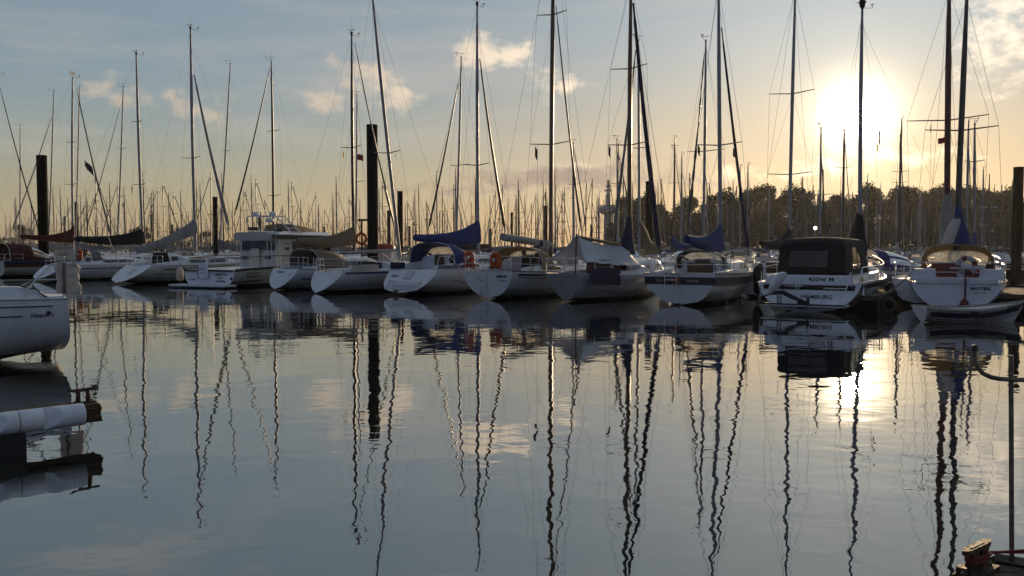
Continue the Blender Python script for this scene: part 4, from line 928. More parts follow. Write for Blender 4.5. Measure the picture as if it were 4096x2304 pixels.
# grey yacht between the motor cruiser and MATTEN, bow to the right
b = Boat('sailing_yacht', 'grey hulled yacht with yellow lit sprayhood and dark mast cover behind the motor cruiser', 'sailing yacht', (14.2, 38.6), R(72), L=8.6, B=2.8, bt=.7, fs=.95, fm=.95, fb=1.25, zb=0, rake=.2, bowr=.9)
b.build_hull(HGREY, rail='dkwood'); BG = b
b.cabin(2.6, 6.2, 2.0, .5, wins=((.1, .6),))
mb_ = at(3441, 1040, 39.3); mt_ = at(3449, 40, 39.3); l = Matrix.Rotation(b.head, 3, 'Z')
b.mast(l @ (mb_ - b.pos), l @ (mt_ - b.pos), .095, 'alu', [(at(3446, 517, 39.3).z, 1.18)], gear=('ball', 'vane'))
k = MB(); rr = []
for i in range(14):
    u = i / 13; c = b.on(1.7 + 2.0 * u) + Vector((-.05, -.1 * math.sin(u * 3), 0)); w_ = .16 + .22 * math.sin((1 - u) * 2.2) ** 1.2
    rr.append([c + Vector((w_ * math.cos(a), w_ * math.sin(a), .05 * math.sin(3 * a + 5 * u))) for a in [q * math.pi / 6 for q in range(12)]])
k.loft(rr, True, True, True).build('sail_cover', 'browncloth', b.root, 60)
b.hood(2.0, 4.6, 2.2, b.deck(3) + .2, .95, 'purple', win=(.2, .96), glass='clear'); b.pushpit(1.2); b.guard(1.6, 7.4)

HC0 = at(264, 1195, 15.4)
# ---------------------------------------------------------------- yacht lying close on the left, only its stern in view
b = Boat('sailing_yacht', 'large white yacht stern close on the left with rail and white canvas bag', 'sailing yacht', (HC0.x - .459 * 1.46, HC0.y + .889 * 1.46), R(-120.5), L=10.5, B=3.4, bt=.86, fs=1.2, fm=1.22, fb=1.5, zb=.15, draft=.45, rake=.05, bowr=.6, p0=3.2, q0=2.6, rnd_=.28)
HH = hull_mat('near_yacht_hull', (.72, .73, .75), (.02, .02, .025), (.03, .028, .025), .135, .2)
b.build_hull(HH, ns=40, nv=24, rail='gel'); BH = b
def port(b, y, z, off=.01):               # a point on the port topside at height z
    t = b.tt(y); k, sh = b.ke(t), b.sh(t); p = b.pt(t, max(0, min(1, (z - k) / (sh - k))), -1, off); return p
def pband(b, name, y0, y1, z0, z1, m):
    MB().loft([[port(b, y0 + (y1 - y0) * i / 12, z) for z in (z0, (z0 + z1) / 2, z1)] for i in range(13)], False).build(name, m, b.root, 60)
pband(b, 'stripe', .3, 3.2, 1.075, 1.095, 'ink'); pband(b, 'rubbing_strake', .28, 3.4, 1.1, 1.14, 'gel')
pband(b, 'stripe', .78, 3.4, .905, .93, 'bluestripe')
p = port(b, .56, .93, .012)
text('lettering', 'Hanse', .12, p, (R(90), 0, R(-90)), 'ink', b.root, .35, 1.0, tw=.22)
lg = MB(); q0 = port(b, .37, .9, .014)
for pts in (((0, 0), (.025, .0), (.075, .09), (.06, .11)), ((.045, 0), (.075, 0), (.1, .075), (.08, .1), (.07, .1)), ((.09, .1), (.105, .085), (.15, .01), (.165, .0), (.14, .0), (.1, .05))):
    lg.add([(q0.x, q0.y + .0 - (x - .08), q0.z + z) for x, z in pts], [tuple(range(len(pts)))])
lg.build('emblem', 'ink', b.root, 0)
cw = MB(); rg = []
for i in range(11):
    u = i / 10; y = .25 + 4 * u; hh = .27 * min(1, .15 + u * 8) ; z = b.sh(b.tt(y)) - .04
    rg.append([Vector((-b.half(y) + .18 + a * .5, y, z + c * hh)) for a, c in ((0, 0), (.08, .85), (.16, 1), (.6, 1.02), (.7, .0))])
cw.loft(rg, True, True, True).build('coaming', 'gel', b.root, 40)
MB().tube([Vector((-b.half(.4) + .14, .35, 1.2)), Vector((-b.half(.4) + .16, .55, 1.38)), Vector((-b.half(.6) + .2, .85, 1.47))], .014, 6).build('rope', 'rubber', b.root, 60)
hx = -b.half(.3) + .10
pp = MB()
pp.tube([(hx, .72, 1.18), (hx, .68, 1.4), (hx + .02, .5, 1.62), (hx + .05, .3, 1.83), (hx + .08, .18, 1.85), (hx + .14, .02, 1.85)], .0145, 8)
pp.tube([(hx + .04, .12, 1.18), (hx + .04, .1, 1.86)], .0145, 8); pp.tube([(hx, .55, 1.56), (hx + .03, .05, 1.56)], .011, 8)
pp.tube([(hx, .55, 1.56), (hx, 1.5, 1.56)], .004, 5)
pp.build('pushpit', 'steel', b.root, 60)
MB().tube([(hx + .06, .42, 1.235), (hx + .06, .12, 1.24)], .013, 6).build('cleat', 'steel', b.root, 60); MB().box((hx + .06, .27, 1.22), (.03, .14, .05)).build('cleat_base', 'steel', b.root, 10)
bag = thing('canvas_bag', 'white canvas bag hanging from the stern rail of the near yacht', 'bag', b.w((hx + .14, .04, 1.86)), -b.head + 0, None)
rg = []
for i in range(15):
    u = i / 14; z = -.02 - .55 * u; ring = []
    for q in range(20):
        a = q * math.pi / 10; w_ = .19 + .01 * math.sin(u * 9); dd = .15 - .03 * u
        x = dd * math.copysign(abs(math.cos(a)) ** .45, math.cos(a)); y = w_ * math.copysign(abs(math.sin(a)) ** .45, math.sin(a))
        wob = .018 * noise.noise((x * 7, y * 7 + u * 3, u * 4)) + .012 * math.sin(u * 22 + a * 3)
        ring.append(Vector((x + wob, y - .02 * u + wob, z + (.04 * y if i == 14 else 0) - .12 * max(0, y - .05) * (1 if u < .5 else .2) - .0)))
    rg.append(ring)
MB().loft(rg, True, True, True).build('bag_body', 'whitecloth', bag, 50)
MB().box((-.13, .06, -.28), (.05, .05, .56)).build('bag_batten', 'tan', bag, 20)
for y_ in (-.1, .12): MB().tube([(-.02, y_, .02), (-.12, y_, -.02)], .012, 5).build('strap', 'tan', bag, 60)

# ---------------------------------------------------------------- yachts on the far side of the pontoon (bow towards us) and behind
def row_pos(px, dist):                    # point where the ray of a pixel column crosses a line parallel to the row
    o = LINE0 + UF * dist; d = ray(px, 998); d2 = Vector((d.x, d.y, 0))
    det = d2.x * UR.y - d2.y * UR.x; k = (o.x * UR.y - o.y * UR.x) / det
    return d2 * k
def back_yacht(label, base, top, dist, bowleft=True, L=9.5, mastm='alu', r=.08, spread=(), jib=None, jm='mastdark', jr=.06, lump=.15, cover='tan', boomlen=3.8, hood=None, gear=('vane',), hullm=None, group=None, w_=.8):
    p = row_pos(base[0], dist); head = HEAD + math.pi if bowleft else HEAD
    f = Vector((math.sin(head), math.cos(head), 0)); sm = .56 * L
    b = Boat('sailing_yacht', label, 'sailing yacht', p - f * sm, head, L=L, B=3.0, fs=1.0, fm=1.0, fb=1.3, zb=.05, rake=.4, bowr=.8)
    b.build_hull(hullm or HW, ns=16, nv=7)
    b.cabin(3.0, 7.0, 2.1, .5)
    b.mast(b.cp(base[0], 1015), b.cp(*top), r, mastm, [(b.cp((base[0] * .4 + top[0] * .6), y).z, w_) for y in spread], gear=gear)
    if jib: b.furl(b.cp(*jib[0]), b.cp(*jib[1]), jr, jm, lump)
    bh = b.on(2.3)
    if cover: b.boom(bh - Vector((0, boomlen, -.05)), bh, .06, 'alu', cover, hm=.7, collar=.5, rc=.16, seed=base[0])
    if hood: b.hood(2.2, 4.0, 2.2, b.deck(3) + .15, 1.0, hood, win=(.5, .93))
    b.pushpit(1.3); b.guard(2, 8.4, n=4)
    return b
BK = {}
BK['a'] = back_yacht('yacht with thin raked mast and furled dark headsail behind the motor yacht LOOP TO', (876, 830), (921, 257), 21, jib=None, spread=(605,), cover='greycloth', w_=.55)
b = BK['b'] = back_yacht('yacht carrying a white radar dome low on its dark mast behind LOOP TO', (1094, 900), (1085, 247), 17, mastm='mastdark', r=.1, jib=((1078, 275), (938, 862)), jr=.085, spread=(783, 524), cover='blue', gear=('vane', 'whip'), w_=.85)
rp = b.on(b.cp(1094, 885).z)
MB().lathe([(.05, -.16), (.3, -.14), (.34, -.05), (.34, .08), (.27, .17), (.05, .2)], rp + Vector((0, .35, .05)), 16).build('radar_dome', 'gel', b.root, 50)
for dx in (-.35, .35): MB().tube([rp + Vector((dx * .5, .2, -.35)), rp + Vector((dx, .2, -.2)), rp + Vector((dx, .2, .4))], .02, 5).build('antenna', 'black', b.root, 60)
BK['c'] = back_yacht('yacht with grey mast and dark furled headsail leaning left behind the blue boom cover', (1823, 920), (1845, 232), 18, jib=((1832, 335), (1712, 925)), jr=.085, spread=(662,), cover='blackcloth', w_=.85)
BK['d'] = back_yacht('yacht with low grey mast just behind the tan boom cover', (1422, 900), (1428, 382), 22, spread=(727,), cover=None, w_=.9)
BK['e'] = back_yacht('yacht with brown sail hanging slack at its mast behind the tarpaulin tent', (2556, 920), (2553, 165), 17, jib=((2543, 200), (2455, 930)), jr=.1, jm='greycloth', spread=(592,), cover=None, w_=.75)
b = BK['e']; k = MB(); rr = []
for i in range(16):
    u = i / 15; c = b.on(3.6 - .0 * u) + Vector((0, -3.6 * u, -1.5 * math.sin(min(1, u * 2.2) * math.pi / 2) + .35 * math.sin(u * 9) * (1 - u) + .25 * u)); w1 = .12 + .28 * math.sin(u * 3.0) + .03; 
    rr.append([c + Vector((w1 * .7 * math.cos(a), .1 * math.cos(a * 2), w1 * (1.6 - u) * math.sin(a) + .05 * math.sin(5 * a + i))) for a in [q * math.pi / 6 for q in range(12)]])
k.loft(rr, True, True, True).build('slack_sail', 'tan', b.root, 60)
BK['f'] = back_yacht('yacht with ragged rope wrapped headsail behind the motor sailer', (2812, 930), (2823, 168), 16, jib=((2817, 215), (2752, 905)), jr=.075, lump=.9, spread=(605,), cover='silver', w_=1.1)
BK['g'] = back_yacht('yacht with slim mast and no headsail between red and black boom covers', (300, 920), (318, 350), 24, spread=(785, 594), cover='greycloth', w_=.6)
BK['h'] = back_yacht('yacht with dark furled headsail leaning left from its grey mast near the left edge', (468, 930), (493, 347), 18, jib=((481, 425), (342, 925)), jr=.05, spread=(787, 595), cover='silver', w_=.8)
BK['i'] = back_yacht('yacht with pale mast and grey furled headsail beside the thick left mooring pile', (192, 900), (215, 368), 20, jib=((206, 470), (45, 930)), jr=.08, jm='greycloth', spread=(), cover='silver')
BK['j'] = back_yacht('yacht with short grey mast at the far left edge', (78, 920), (80, 505), 26, spread=(770,), cover='silver', w_=.5)
BK['k'] = back_yacht('tall masted yacht directly behind the motor cruiser canopy', (3155, 950), (3182, -60), 12, bowleft=False, r=.085, spread=(700, 375), cover='browncloth', gear=('vane',), w_=1.08)
BK['l'] = back_yacht('yacht with dark red mast and light grey sail bag behind the yacht MATTEN', (3787, 950), (3797, -60), 10, bowleft=False, mastm='mastred', r=.12, spread=(482,), cover=None, gear=('vane',), w_=1.5)
b = BK['l']; k = MB(); k.tube([b.on(2.0), b.on(3.0), b.on(4.0), b.on(4.6)], [.32, .28, .2, .12], 12); k.build('sail_bag', 'silver', b.root, 60)
BK['m'] = back_yacht('yacht with stubby yellow mast behind the motor sailer bow', (2690, 980), (2700, 600), 30, mastm='mastwood', spread=(), cover='blue', hood='tan')
BK['n'] = back_yacht('yacht with blue furled headsail at the left edge rigging', (-20, 950), (-10, 300), 8, bowleft=False, jib=((0, 350), (167, 960)), jm='navy', jr=.075, spread=(692,), cover='silver', w_=.8)
BK['o'] = back_yacht('yacht with sand sprayhood and grey mast behind the roller boom', (2470, 960), (2468, 560), 30, spread=(735,), cover='silver', hood='sand', jib=((2470, 600), (2540, 950)), jm='greycloth', w_=.6)
BK['p'] = back_yacht('yacht with mid grey mast and black hood behind the blue sprayhood', (2292, 950), (2294, 575), 28, spread=(738,), cover='silver', hood='blackcloth', jib=((2297, 600), (2345, 930)), jm='greycloth', w_=.6)
BK['q'] = back_yacht('yacht with short forked mast behind the rails of the grey yacht', (3277, 960), (3284, 515), 30, spread=(780,), cover='blue', jib=((3284, 600), (3300, 930)), jm='mastdark', w_=.8)
BK['r'] = back_yacht('slender masted yacht just right of the yacht MATTEN', (3897, 960), (3899, 500), 26, bowleft=False, spread=(647,), cover='blue', hood='silver', w_=.5)

# ---------------------------------------------------------------- many yachts in the rows beyond
rnd = random.Random(11)
def proto(n, cover, hood, mastm, spreads, jib, hullm, H):
    b = Boat('distant_yacht', 'prototype', 'sailing yacht', (0, 0), 0, L=9.5, B=3.0, fs=1.0, fm=1.0, fb=1.3, zb=.05, rake=.3, bowr=.8)
    b.build_hull(hullm, ns=10, nv=5, rail='gel')
    b.cabin(3.0, 7.0, 2.1, .5, wins=((.1, .6),), companion=None)
    b.mast((0, 5.3, 1.2), (0, 5.05, H * 1.06), .11, mastm, [(1.2 + (H - 1.2) * s, .85 - .1 * i) for i, s in enumerate(spreads)], gear=('vane',), shroud=.007)
    if cover: b.boom((0, 1.4, 2.35), (0, 5.2, 2.3), .06, 'alu', cover, hm=.6, collar=.5, rc=.16, seed=n)
    if jib: b.furl((0, 5.15, H * .93), (0, 9.3, 1.5), .06, jib, .15)
    if hood: b.hood(2.0, 3.9, 2.2, b.deck(3) + .15, 1.0, hood, win=(.5, .93))
    b.pushpit(1.3); b.root.hide_render = True
    return b
PR = [proto(0, 'blue', 'blue', 'alu', (.5,), 'mastdark', HW, 13.0), proto(1, 'silver', None, 'mastdark', (.36, .67), 'silver', HW, 14.5), proto(2, 'tan', 'tan', 'mastdark', (.55,), None, HC, 11.5),
      proto(3, 'silver', 'greycloth', 'alu', (.48,), 'greycloth', HW2, 12.2), proto(4, 'redbrown', None, 'mastdark', (.4, .7), 'navy', HGREY, 13.6)]
KIND = ['blue boom cover', 'silver boom cover', 'tan boom cover', 'grey sprayhood', 'dark red cover']
CNT = {}
place = []
for dist in (44, 52, 78, 86, 112, 120, 148, 156, 186, 194):
    t = -70.0
    while t < 420:
        t += rnd.uniform(4.2, 8.4) * (1 + dist / 420)
        p = LINE0 + UF * (dist + rnd.uniform(-1, 1)) + UR * t
        if p.y < 40 or p.y > 330: continue
        px = 2048 + FPX * p.x / p.y
        if not -60 < px < 4150: continue
        if px < 1500 and rnd.random() < .05: continue
        if rnd.random() < (.15 if dist < 130 else .22): continue
        place.append((p, dist, px))
place.sort(key=lambda e: e[0].y)
used_first = set()
for p, dist, px in place[:285]:
    n = rnd.choice((0, 1, 1, 2, 3, 3, 4)); src = PR[n].root
    o = src if n not in used_first else copy_tree(src)
    used_first.add(n)
    flip = (int(dist / 4) % 2 == 0)
    h = HEAD + (math.pi if flip else 0) + rnd.uniform(-.06, .06); s = rnd.uniform(.82, 1.12) * (.92 if dist > 100 else .86)
    o.location = p; o.rotation_euler = (0, rnd.uniform(-.012, .012), -h); o.scale = (s, s, s)
    zone = 'before dark trees at right' if px > 2480 else ('under open sky mid picture' if px > 1400 else 'before low shore at left')
    dep = 'nearer' if p.y < 110 else ('middle distance' if p.y < 190 else 'far')
    lab = f'{dep} small yacht with {KIND[n]} {zone}'
    tag(o, lab, 'sailing yacht', f'{dep} yachts with {KIND[n]} {zone}')

# the crowd of yachts farther off than can be told apart, beyond the three hundred built one by one
b = MB(); r_ = random.Random(21)
for i in range(250):
    Y = r_.uniform(150, 222) if i % 3 else r_.uniform(110, 160); px = r_.uniform(-40, 4130)
    if px < 2400 and i % 3: Y = r_.uniform(170, 340)
    x = (px - 2048) / FPX * Y; H = r_.uniform(8.5, 12.8); a = HEAD + r_.uniform(-.05, .05) + (math.pi if i % 2 else 0); f = Vector((math.sin(a), math.cos(a), 0)); s_ = Vector((f.y, -f.x, 0)); o = Vector((x, Y, 0))
    b.tube([o + Vector((0, 0, .8)), o - f * .2 + Vector((0, 0, H))], [.085, .06], 5)
    for k in ((.55,) if i % 2 else (.4, .7)): b.tube([o + s_ * .8 + Vector((0, 0, H * k)), o - s_ * .8 + Vector((0, 0, H * k))], .03, 4)
    b.tube([o + Vector((0, 0, H * .95)), o + f * 3.6 + Vector((0, 0, 1.2))], .05 if i % 3 == 0 else .015, 4); b.tube([o + Vector((0, 0, H)), o - f * 4.6 + Vector((0, 0, 1.0))], .012, 4)
    b.tube([o + Vector((0, 0, 2.3)), o - f * 3.6 + Vector((0, 0, 2.3))], [.28, .13], 6, 2)
    b.loft([[o + f * y + s_ * (w * c) + Vector((0, 0, z)) for c, z in ((-1, 1.05), (-.7, .1), (.7, .1), (1, 1.05), (.6, 1.12), (-.6, 1.12))] for y, w in ((-4.8, 1.0), (-1, 1.5), (2, 1.2), (4.6, .08))], True, True, True, 1)
    b.loft([[o + f * y + s_ * (w * c) + Vector((0, 0, 1.1 + z)) for c, z in ((-1, 0), (-.85, h), (.85, h), (1, 0))] for y, w, h in ((-1.8, 1.0, .5), (.5, .9, .45), (2.2, .5, .1))], True, True, True, 1)
tag(b.build('yacht_crowd', ['mastdark', 'gel', 'greycloth'], None, 40), 'crowd of tiny far yachts whose masts fill the horizon', 'yachts', kind='stuff')

# ---------------------------------------------------------------- mooring piles
def pile(label, px, top, Y, dia, base=None):
    p = at(px, top, Y); t = thing('mooring_pile', label, 'mooring pile', (p.x, p.y, 0), 0, 'steel mooring piles')
    r = dia / 2; MB().lathe([(r, -1.0), (r, p.z - .06), (r * .985, p.z - .03)], (0, 0, 0), 28).build('shaft', 'pile', t, 30)
    MB().lathe([(r * 1.03, p.z - .10), (r * 1.03, p.z), (r * .9, p.z + .02)], (0, 0, 0), 28).build('cap', 'pile', t, 30)
    return t
pile('thickest black mooring pile behind the bare white boom', 1488, 500, 53, .68)
pile('tall black mooring pile behind the furled headsails at the left', 166, 622, 74, .84)
pile('black mooring pile at the right edge of the harbour', 4075, 669, 66, .72)
pile('black mooring pile rising beside the radar arch of the motor yacht', 860, 788, 110, .6)
pile('second mooring pile right of the thickest one', 1600, 765, 97, .62)
pile('narrow mooring pile left of the second one', 1555, 842, 150, .62)
pile('mooring pile half hidden behind the dark furled headsail of the tarpaulin yacht', 2597, 726, 80, .66)
for px, top, w, lab in ((304, 808, 12, 'beside the red boom cover'), (607, 858, 12, 'right of the black boom cover'), (688, 898, 9, 'under the silver boom cover'), (1038, 850, 12, 'above the motor yacht roof'), (1296, 906, 8, 'above the tan tent'),
                        (2183, 823, 15, 'left of the dark mast above the roller boom'), (2047, 850, 10, 'right of the blue boom cover'), (2366, 898, 10, 'left of the tarpaulin tent'), (2990, 800, 17, 'before the trees above the motor sailer'), (258, 866, 9, 'beyond the left shore boats'), (1638, 905, 9, 'beyond the racing yacht'), (1962, 915, 10, 'above the blue sprayhood')):
    Y = .62 * FPX / w; pile(f'small far mooring pile {lab}', px, top, Y, .62)

# ---------------------------------------------------------------- pontoons
def pontoon(label, a, b_, w, name='pontoon', z=.55, h=.16):
    a, b_ = Vector(a), Vector(b_); d = b_ - a; L = d.length; rz = math.atan2(d.y, d.x); t = thing(name, label, 'pontoon', (a.x, a.y, 0), rz)
    m = MB(); n = max(2, int(L / 2.4))
    for i in range(n): m.box((L * (i + .5) / n, 0, z - h / 2), (L / n - .02, w, h))
    m.build('walkway_deck', 'planks', t, 20)
    k = max(2, int(L / 5))
    for i in range(k): MB().box((L * (i + .5) / k, 0, .1), (min(2.2, L / k * .5), w * .92, .52)).build('float', 'float', t, 20)
    for s_ in (-1, 1): MB().box((L / 2, s_ * (w / 2 + .03), z - .1), (L, .05, .2)).build('edge_beam', 'oldwood', t, 20)
    return t
pontoon('long wooden walkway pontoon running behind the sterns of the moored yachts', LINE0 + UF * 12.4 - UR * 14, LINE0 + UF * 12.4 + UR * 90, 2.2)
for dd in (48, 82, 116): pontoon('wooden walkway pontoon of the %s row beyond' % {48: 'second', 82: 'third', 116: 'fourth'}[dd], LINE0 + UF * dd - UR * 50, LINE0 + UF * dd + UR * 190, 2.2)
fp = pontoon('short finger pontoon between the motor cruiser and the yacht MATTEN', (11.6, 28.6, 0), (15.4, 34.5, 0), 1.1)
fp2 = pontoon('wooden finger pontoon right of the yacht MATTEN', (17.2, 29.5, 0), (22.0, 37.0, 0), 1.2)
tr_ = thing('tyre_fender', 'round black tyre fender at the end of the finger pontoon', 'tyre', (12.55, 28.3, .22), R(-30), None)
MB().tube([(.2 * math.cos(a), 0, .2 * math.sin(a)) for a in [q * math.pi / 12 for q in range(25)]], .08, 8, caps=False).build('tyre_body', 'rubber', tr_, 60)

# ---------------------------------------------------------------- near finger dock at the left with white fender rolls and two cleats
A = at(388, 1650, 9.45); A.z = 0
dirv = Vector((-.735, -.68, 0)); dirv.normalize(); rz = math.atan2(dirv.y, dirv.x)
fd = thing('finger_dock', 'dark wooden finger dock beam reaching out over the water at the left', 'dock', A, rz)
# local x runs from the tip back along the dock; local +y is the side facing the camera
w = MB(); rg = []
for i in range(26):
    x = 3.4 * i / 25; j = lambda k: .012 * noise.noise((x * 4, k * 3.1, 2)) + (.02 * noise.noise((k * 5, 1, 1)) if i == 0 else 0)
    rg.append([Vector((x + (.05 * noise.noise((k * 2.3, 4, 1)) if i == 0 else 0), y + j(k), z + j(k + 7))) for k, (y, z) in enumerate(((-.16, .2), (.13, .2), (.15, .24), (.14, .3), (.15, .35), (.13, .4), (-.15, .4), (-.17, .34)))])
w.loft(rg, True, True, True).build('beam', 'oldwood', fd, 40)
MB().box((1.9, -.02, .12), (2.3, .26, .16)).build('under_beam', 'oldwood', fd, 20)
MB().box((2.1, .10, .02), (2.6, .6, .40)).build('float', 'float', fd, 30)
def roll(x0, x1, cuts, nm):
    b = MB(); n = int((x1 - x0) / .008); rg = []; r = .118
    for i in range(n + 1):
        x = x0 + (x1 - x0) * i / n; ring = []
        for q in range(40):
            a = q * 2 * math.pi / 40; y, z = r * math.cos(a), r * math.sin(a)
            if x - x0 < .012 or x1 - x < .012: y *= .97; z *= .97
            for c0, c1 in cuts:           # a slanted slice taken off the front of the roll
                if c0 <= x <= c1:
                    lim = r - .115 * (x - c0) / (c1 - c0)
                    dd = y * .94 + z * .34
                    if dd > lim: y -= (dd - lim) * .94; z -= (dd - lim) * .34
            for s_ in (.14, ):
                if abs(x - x0 - s_) < .01: y *= .965; z *= .965
            ring.append(Vector((x, .27 + y, .33 + z)))
        rg.append(ring)
    b.loft(rg, True, True, True)
    return b.build(nm, 'foam', fr_, 50)
fr_ = thing('fender_roll', 'white foam fender roll with slanted notches fixed along the finger dock', 'dock fender', A, rz)
roll(.22, .84, ((.44, .62),), 'foam_sleeve'); roll(.85, 1.5, ((.95, 1.14),), 'foam_sleeve'); roll(1.51, 3.3, ((1.62, 1.76), (2.3, 2.45)), 'foam_sleeve')
def dock_cleat(label, p, rz_, s=1.0, m='castiron', wide=.34):
    t = thing('dock_cleat', label, 'cleat', p, rz_, None)
    MB().tube([(-wide / 2, 0, .155), (-wide * .3, 0, .15), (0, 0, .15), (wide * .3, 0, .15), (wide / 2, 0, .165)], [.012, .019, .021, .019, .012], 8).build('horn', m, t, 60)
    for x in (-.06, .06): MB().tube([(x, 0, .0), (x * .85, 0, .15)], [.03, .02], 8).build('post', m, t, 60)
    MB().box((0, 0, .008), (.24, .08, .018)).build('base_plate', m, t, 20)
    for x in (-.1, .1): MB().lathe([(.014, .016), (.014, .032), (.008, .036)], (x, 0, 0), 6).build('bolt', 'galv', t, 20)
    t.scale = (s, s, s); return t
lw = lambda x, y, z: A + Vector((dirv.x * x - dirv.y * y, dirv.y * x + dirv.x * y, z))
dock_cleat('dark cleat on the outer end of the finger dock', lw(.14, .0, .4), rz + R(12)); dock_cleat('dark cleat at the left photo edge behind the fender roll', lw(1.42, .0, .4), rz + R(12), wide=.4)

# ---------------------------------------------------------------- near dock corner at the right with rail, cleat and red rope
Z0 = .5
c0 = gnd(3978, 2246, Z0); c1 = gnd(3800, 2330, Z0); c2 = gnd(4180, 2282, Z0); c3 = gnd(3860, 2700, Z0); c4 = gnd(4500, 2700, Z0)
dk = thing('near_dock', 'corner of the wooden dock with steel edge at the lower right', 'dock', (c0.x, c0.y, 0), 0)
L_ = lambda p, z=None: Vector((p.x - c0.x, p.y - c0.y, Z0 if z is None else z))
poly = [c0, c2, c4, c3, c1]
m = MB(); m.loft([[L_(p, z) for p in poly] for z in (Z0 - .14, Z0)], True, True, True); m.build('dock_deck', 'planks', dk, 10)
gv = MB()
dv = (c1 - c0).normalized(); nv = (c2 - c0).normalized()
for i in range(1, 6):                       # plank gaps as narrow dark battens let into the deck
    p = c0 + dv * (.13 * i); gv.add([L_(p, Z0 + .004), L_(p + dv * .012, Z0 + .004), L_(p + dv * .012 + nv * 1.5, Z0 + .004), L_(p + nv * 1.5, Z0 + .004)], [(3, 2, 1, 0)])
gv.build('plank_gap', 'black', dk, 0)
an = MB(); an.tube([L_(c0, Z0 + .015), L_(c2, Z0 + .015)], .03, 4); an.build('edge_angle', 'galv', dk, 20)
an = MB(); an.tube([L_(c0, Z0 + .01), L_(c1, Z0 + .01)], .022, 4); an.build('edge_angle', 'oldwood', dk, 20)
for u in (.12, .6): MB().lathe([(.035, 0), (.035, .012), (.02, .013), (.02, .035), (.01, .04)], L_(c0 + nv * (.1 + u) + dv * .05, Z0 + .02), 8).build('bolt', 'galv', dk, 20)
MB().box(L_(c0.lerp(c1, .75), Z0 + .03) + Vector((.03, -.01, 0)), (.1, .08, .05), rz=.6).build('corner_bracket', 'castiron', dk, 20)
cl = thing('dock_cleat', 'large rusty slotted cleat with red rope on the near dock corner', 'cleat', gnd(3905, 2292, Z0 + .01), R(38), None)
MB().loft([[Vector((x, y * k, z + .018 * (abs(x) * 9) ** 2 * .25)) for x, k in ((-.135, .35), (-.09, 1), (.09, 1), (.135, .35))] for y, z in ()] or [[Vector((x, k * .022, z)) for x, k in ((-.14, -.4), (-.10, -1), (.10, -1), (.14, -.4), (.14, .4), (.10, 1), (-.10, 1), (-.14, .4))] for z in (.118, .14)], True, True, True).build('horn', 'castiron', cl, 30)
MB().loft([[Vector((x * 1.0, k * .009, .1415)) for x, k in ((-.075, 0), (-.06, -1), (.06, -1), (.075, 0), (.06, 1), (-.06, 1))], [Vector((x * .99, k * .008, .142)) for x, k in ((-.075, 0), (-.06, -1), (.06, -1), (.075, 0), (.06, 1), (-.06, 1))]], True, True, True).build('slot', 'black', cl, 0)
for s_, xx in ((-1, -.045), (1, .045)):
    MB().loft([[Vector((xx + s_ * dx + a * q, b_ * .022 * (1 + (z < .02) * .6), z)) for a, b_ in ((-1, -1), (1, -1), (1, 1), (-1, 1))] for z, q, dx in ((0, .045, .02), (.02, .03, .008), (.07, .024, 0), (.12, .035, .01))], True, True, True).build('post', 'castiron', cl, 30)
MB().box((0, 0, .006), (.3, .1, .02)).build('base_plate', 'castiron', cl, 20)
for x in (-.125, .125): MB().lathe([(.02, .01), (.02, .03), (.012, .034), (.012, .055)], (x, 0, 0), 6).build('bolt', 'galv', cl, 20)
rc = gnd(3905, 2292, Z0 + .01)
rp = thing('red_rope', 'red mooring rope wound round the near cleat and stretched to the right', 'rope', rc, R(38), None)
wr = MB()
for k in range(3): wr.tube([(.085 * math.cos(a), .036 * math.sin(a), .072 + .013 * k + .004 * math.sin(a)) for a in [q * math.pi / 9 for q in range(19)]], .0075, 6, caps=False)
wr.build('rope_turns', 'redrope', rp, 60)
l = Matrix.Rotation(-R(38), 3, 'Z')
e1 = l @ (at(4140, 2199, rc.y + .02) - rc)
for k in (0, 1): tube('rope_part', [(.05, -.036 + .012 * k, .085), (.10, -.03 + .01 * k, .088), e1 + Vector((0, 0, -.014 * k))], .007, 'redrope', rp, 8)
# rail
rb = gnd(4047, 2262, Z0)
rl = thing('dock_rail', 'galvanised rail post with a hooked pipe arm on the near dock', 'railing', (rb.x, rb.y, 0), 0)
topz = at(4044, 1421, rb.y).z; az = at(4044, 1517, rb.y).z
l3 = lambda px, py: Vector((at(px, py, rb.y).x - rb.x, 0, at(px, py, rb.y).z))
MB().tube([(0, 0, Z0), l3(4044, 1421)], .0115, 12).build('post', 'galv', rl, 60)
hook = [Vector((.5, -.03, az + .002)), Vector((.06, -.03, az)), Vector((-.02, -.03, az + .002))] + [Vector((p.x, -.03, p.z)) for p in (l3(3985, 1512), l3(3950, 1505), l3(3918, 1490), l3(3897, 1465), l3(3887, 1435), l3(3885, 1385))]
MB().tube(hook, .0115, 12).build('hooked_arm', 'galv', rl, 60)
MB().lathe([(.0155, -.02), (.0155, .006), (.01, .01)], hook[-1], 12).build('end_plug', 'black', rl, 60)

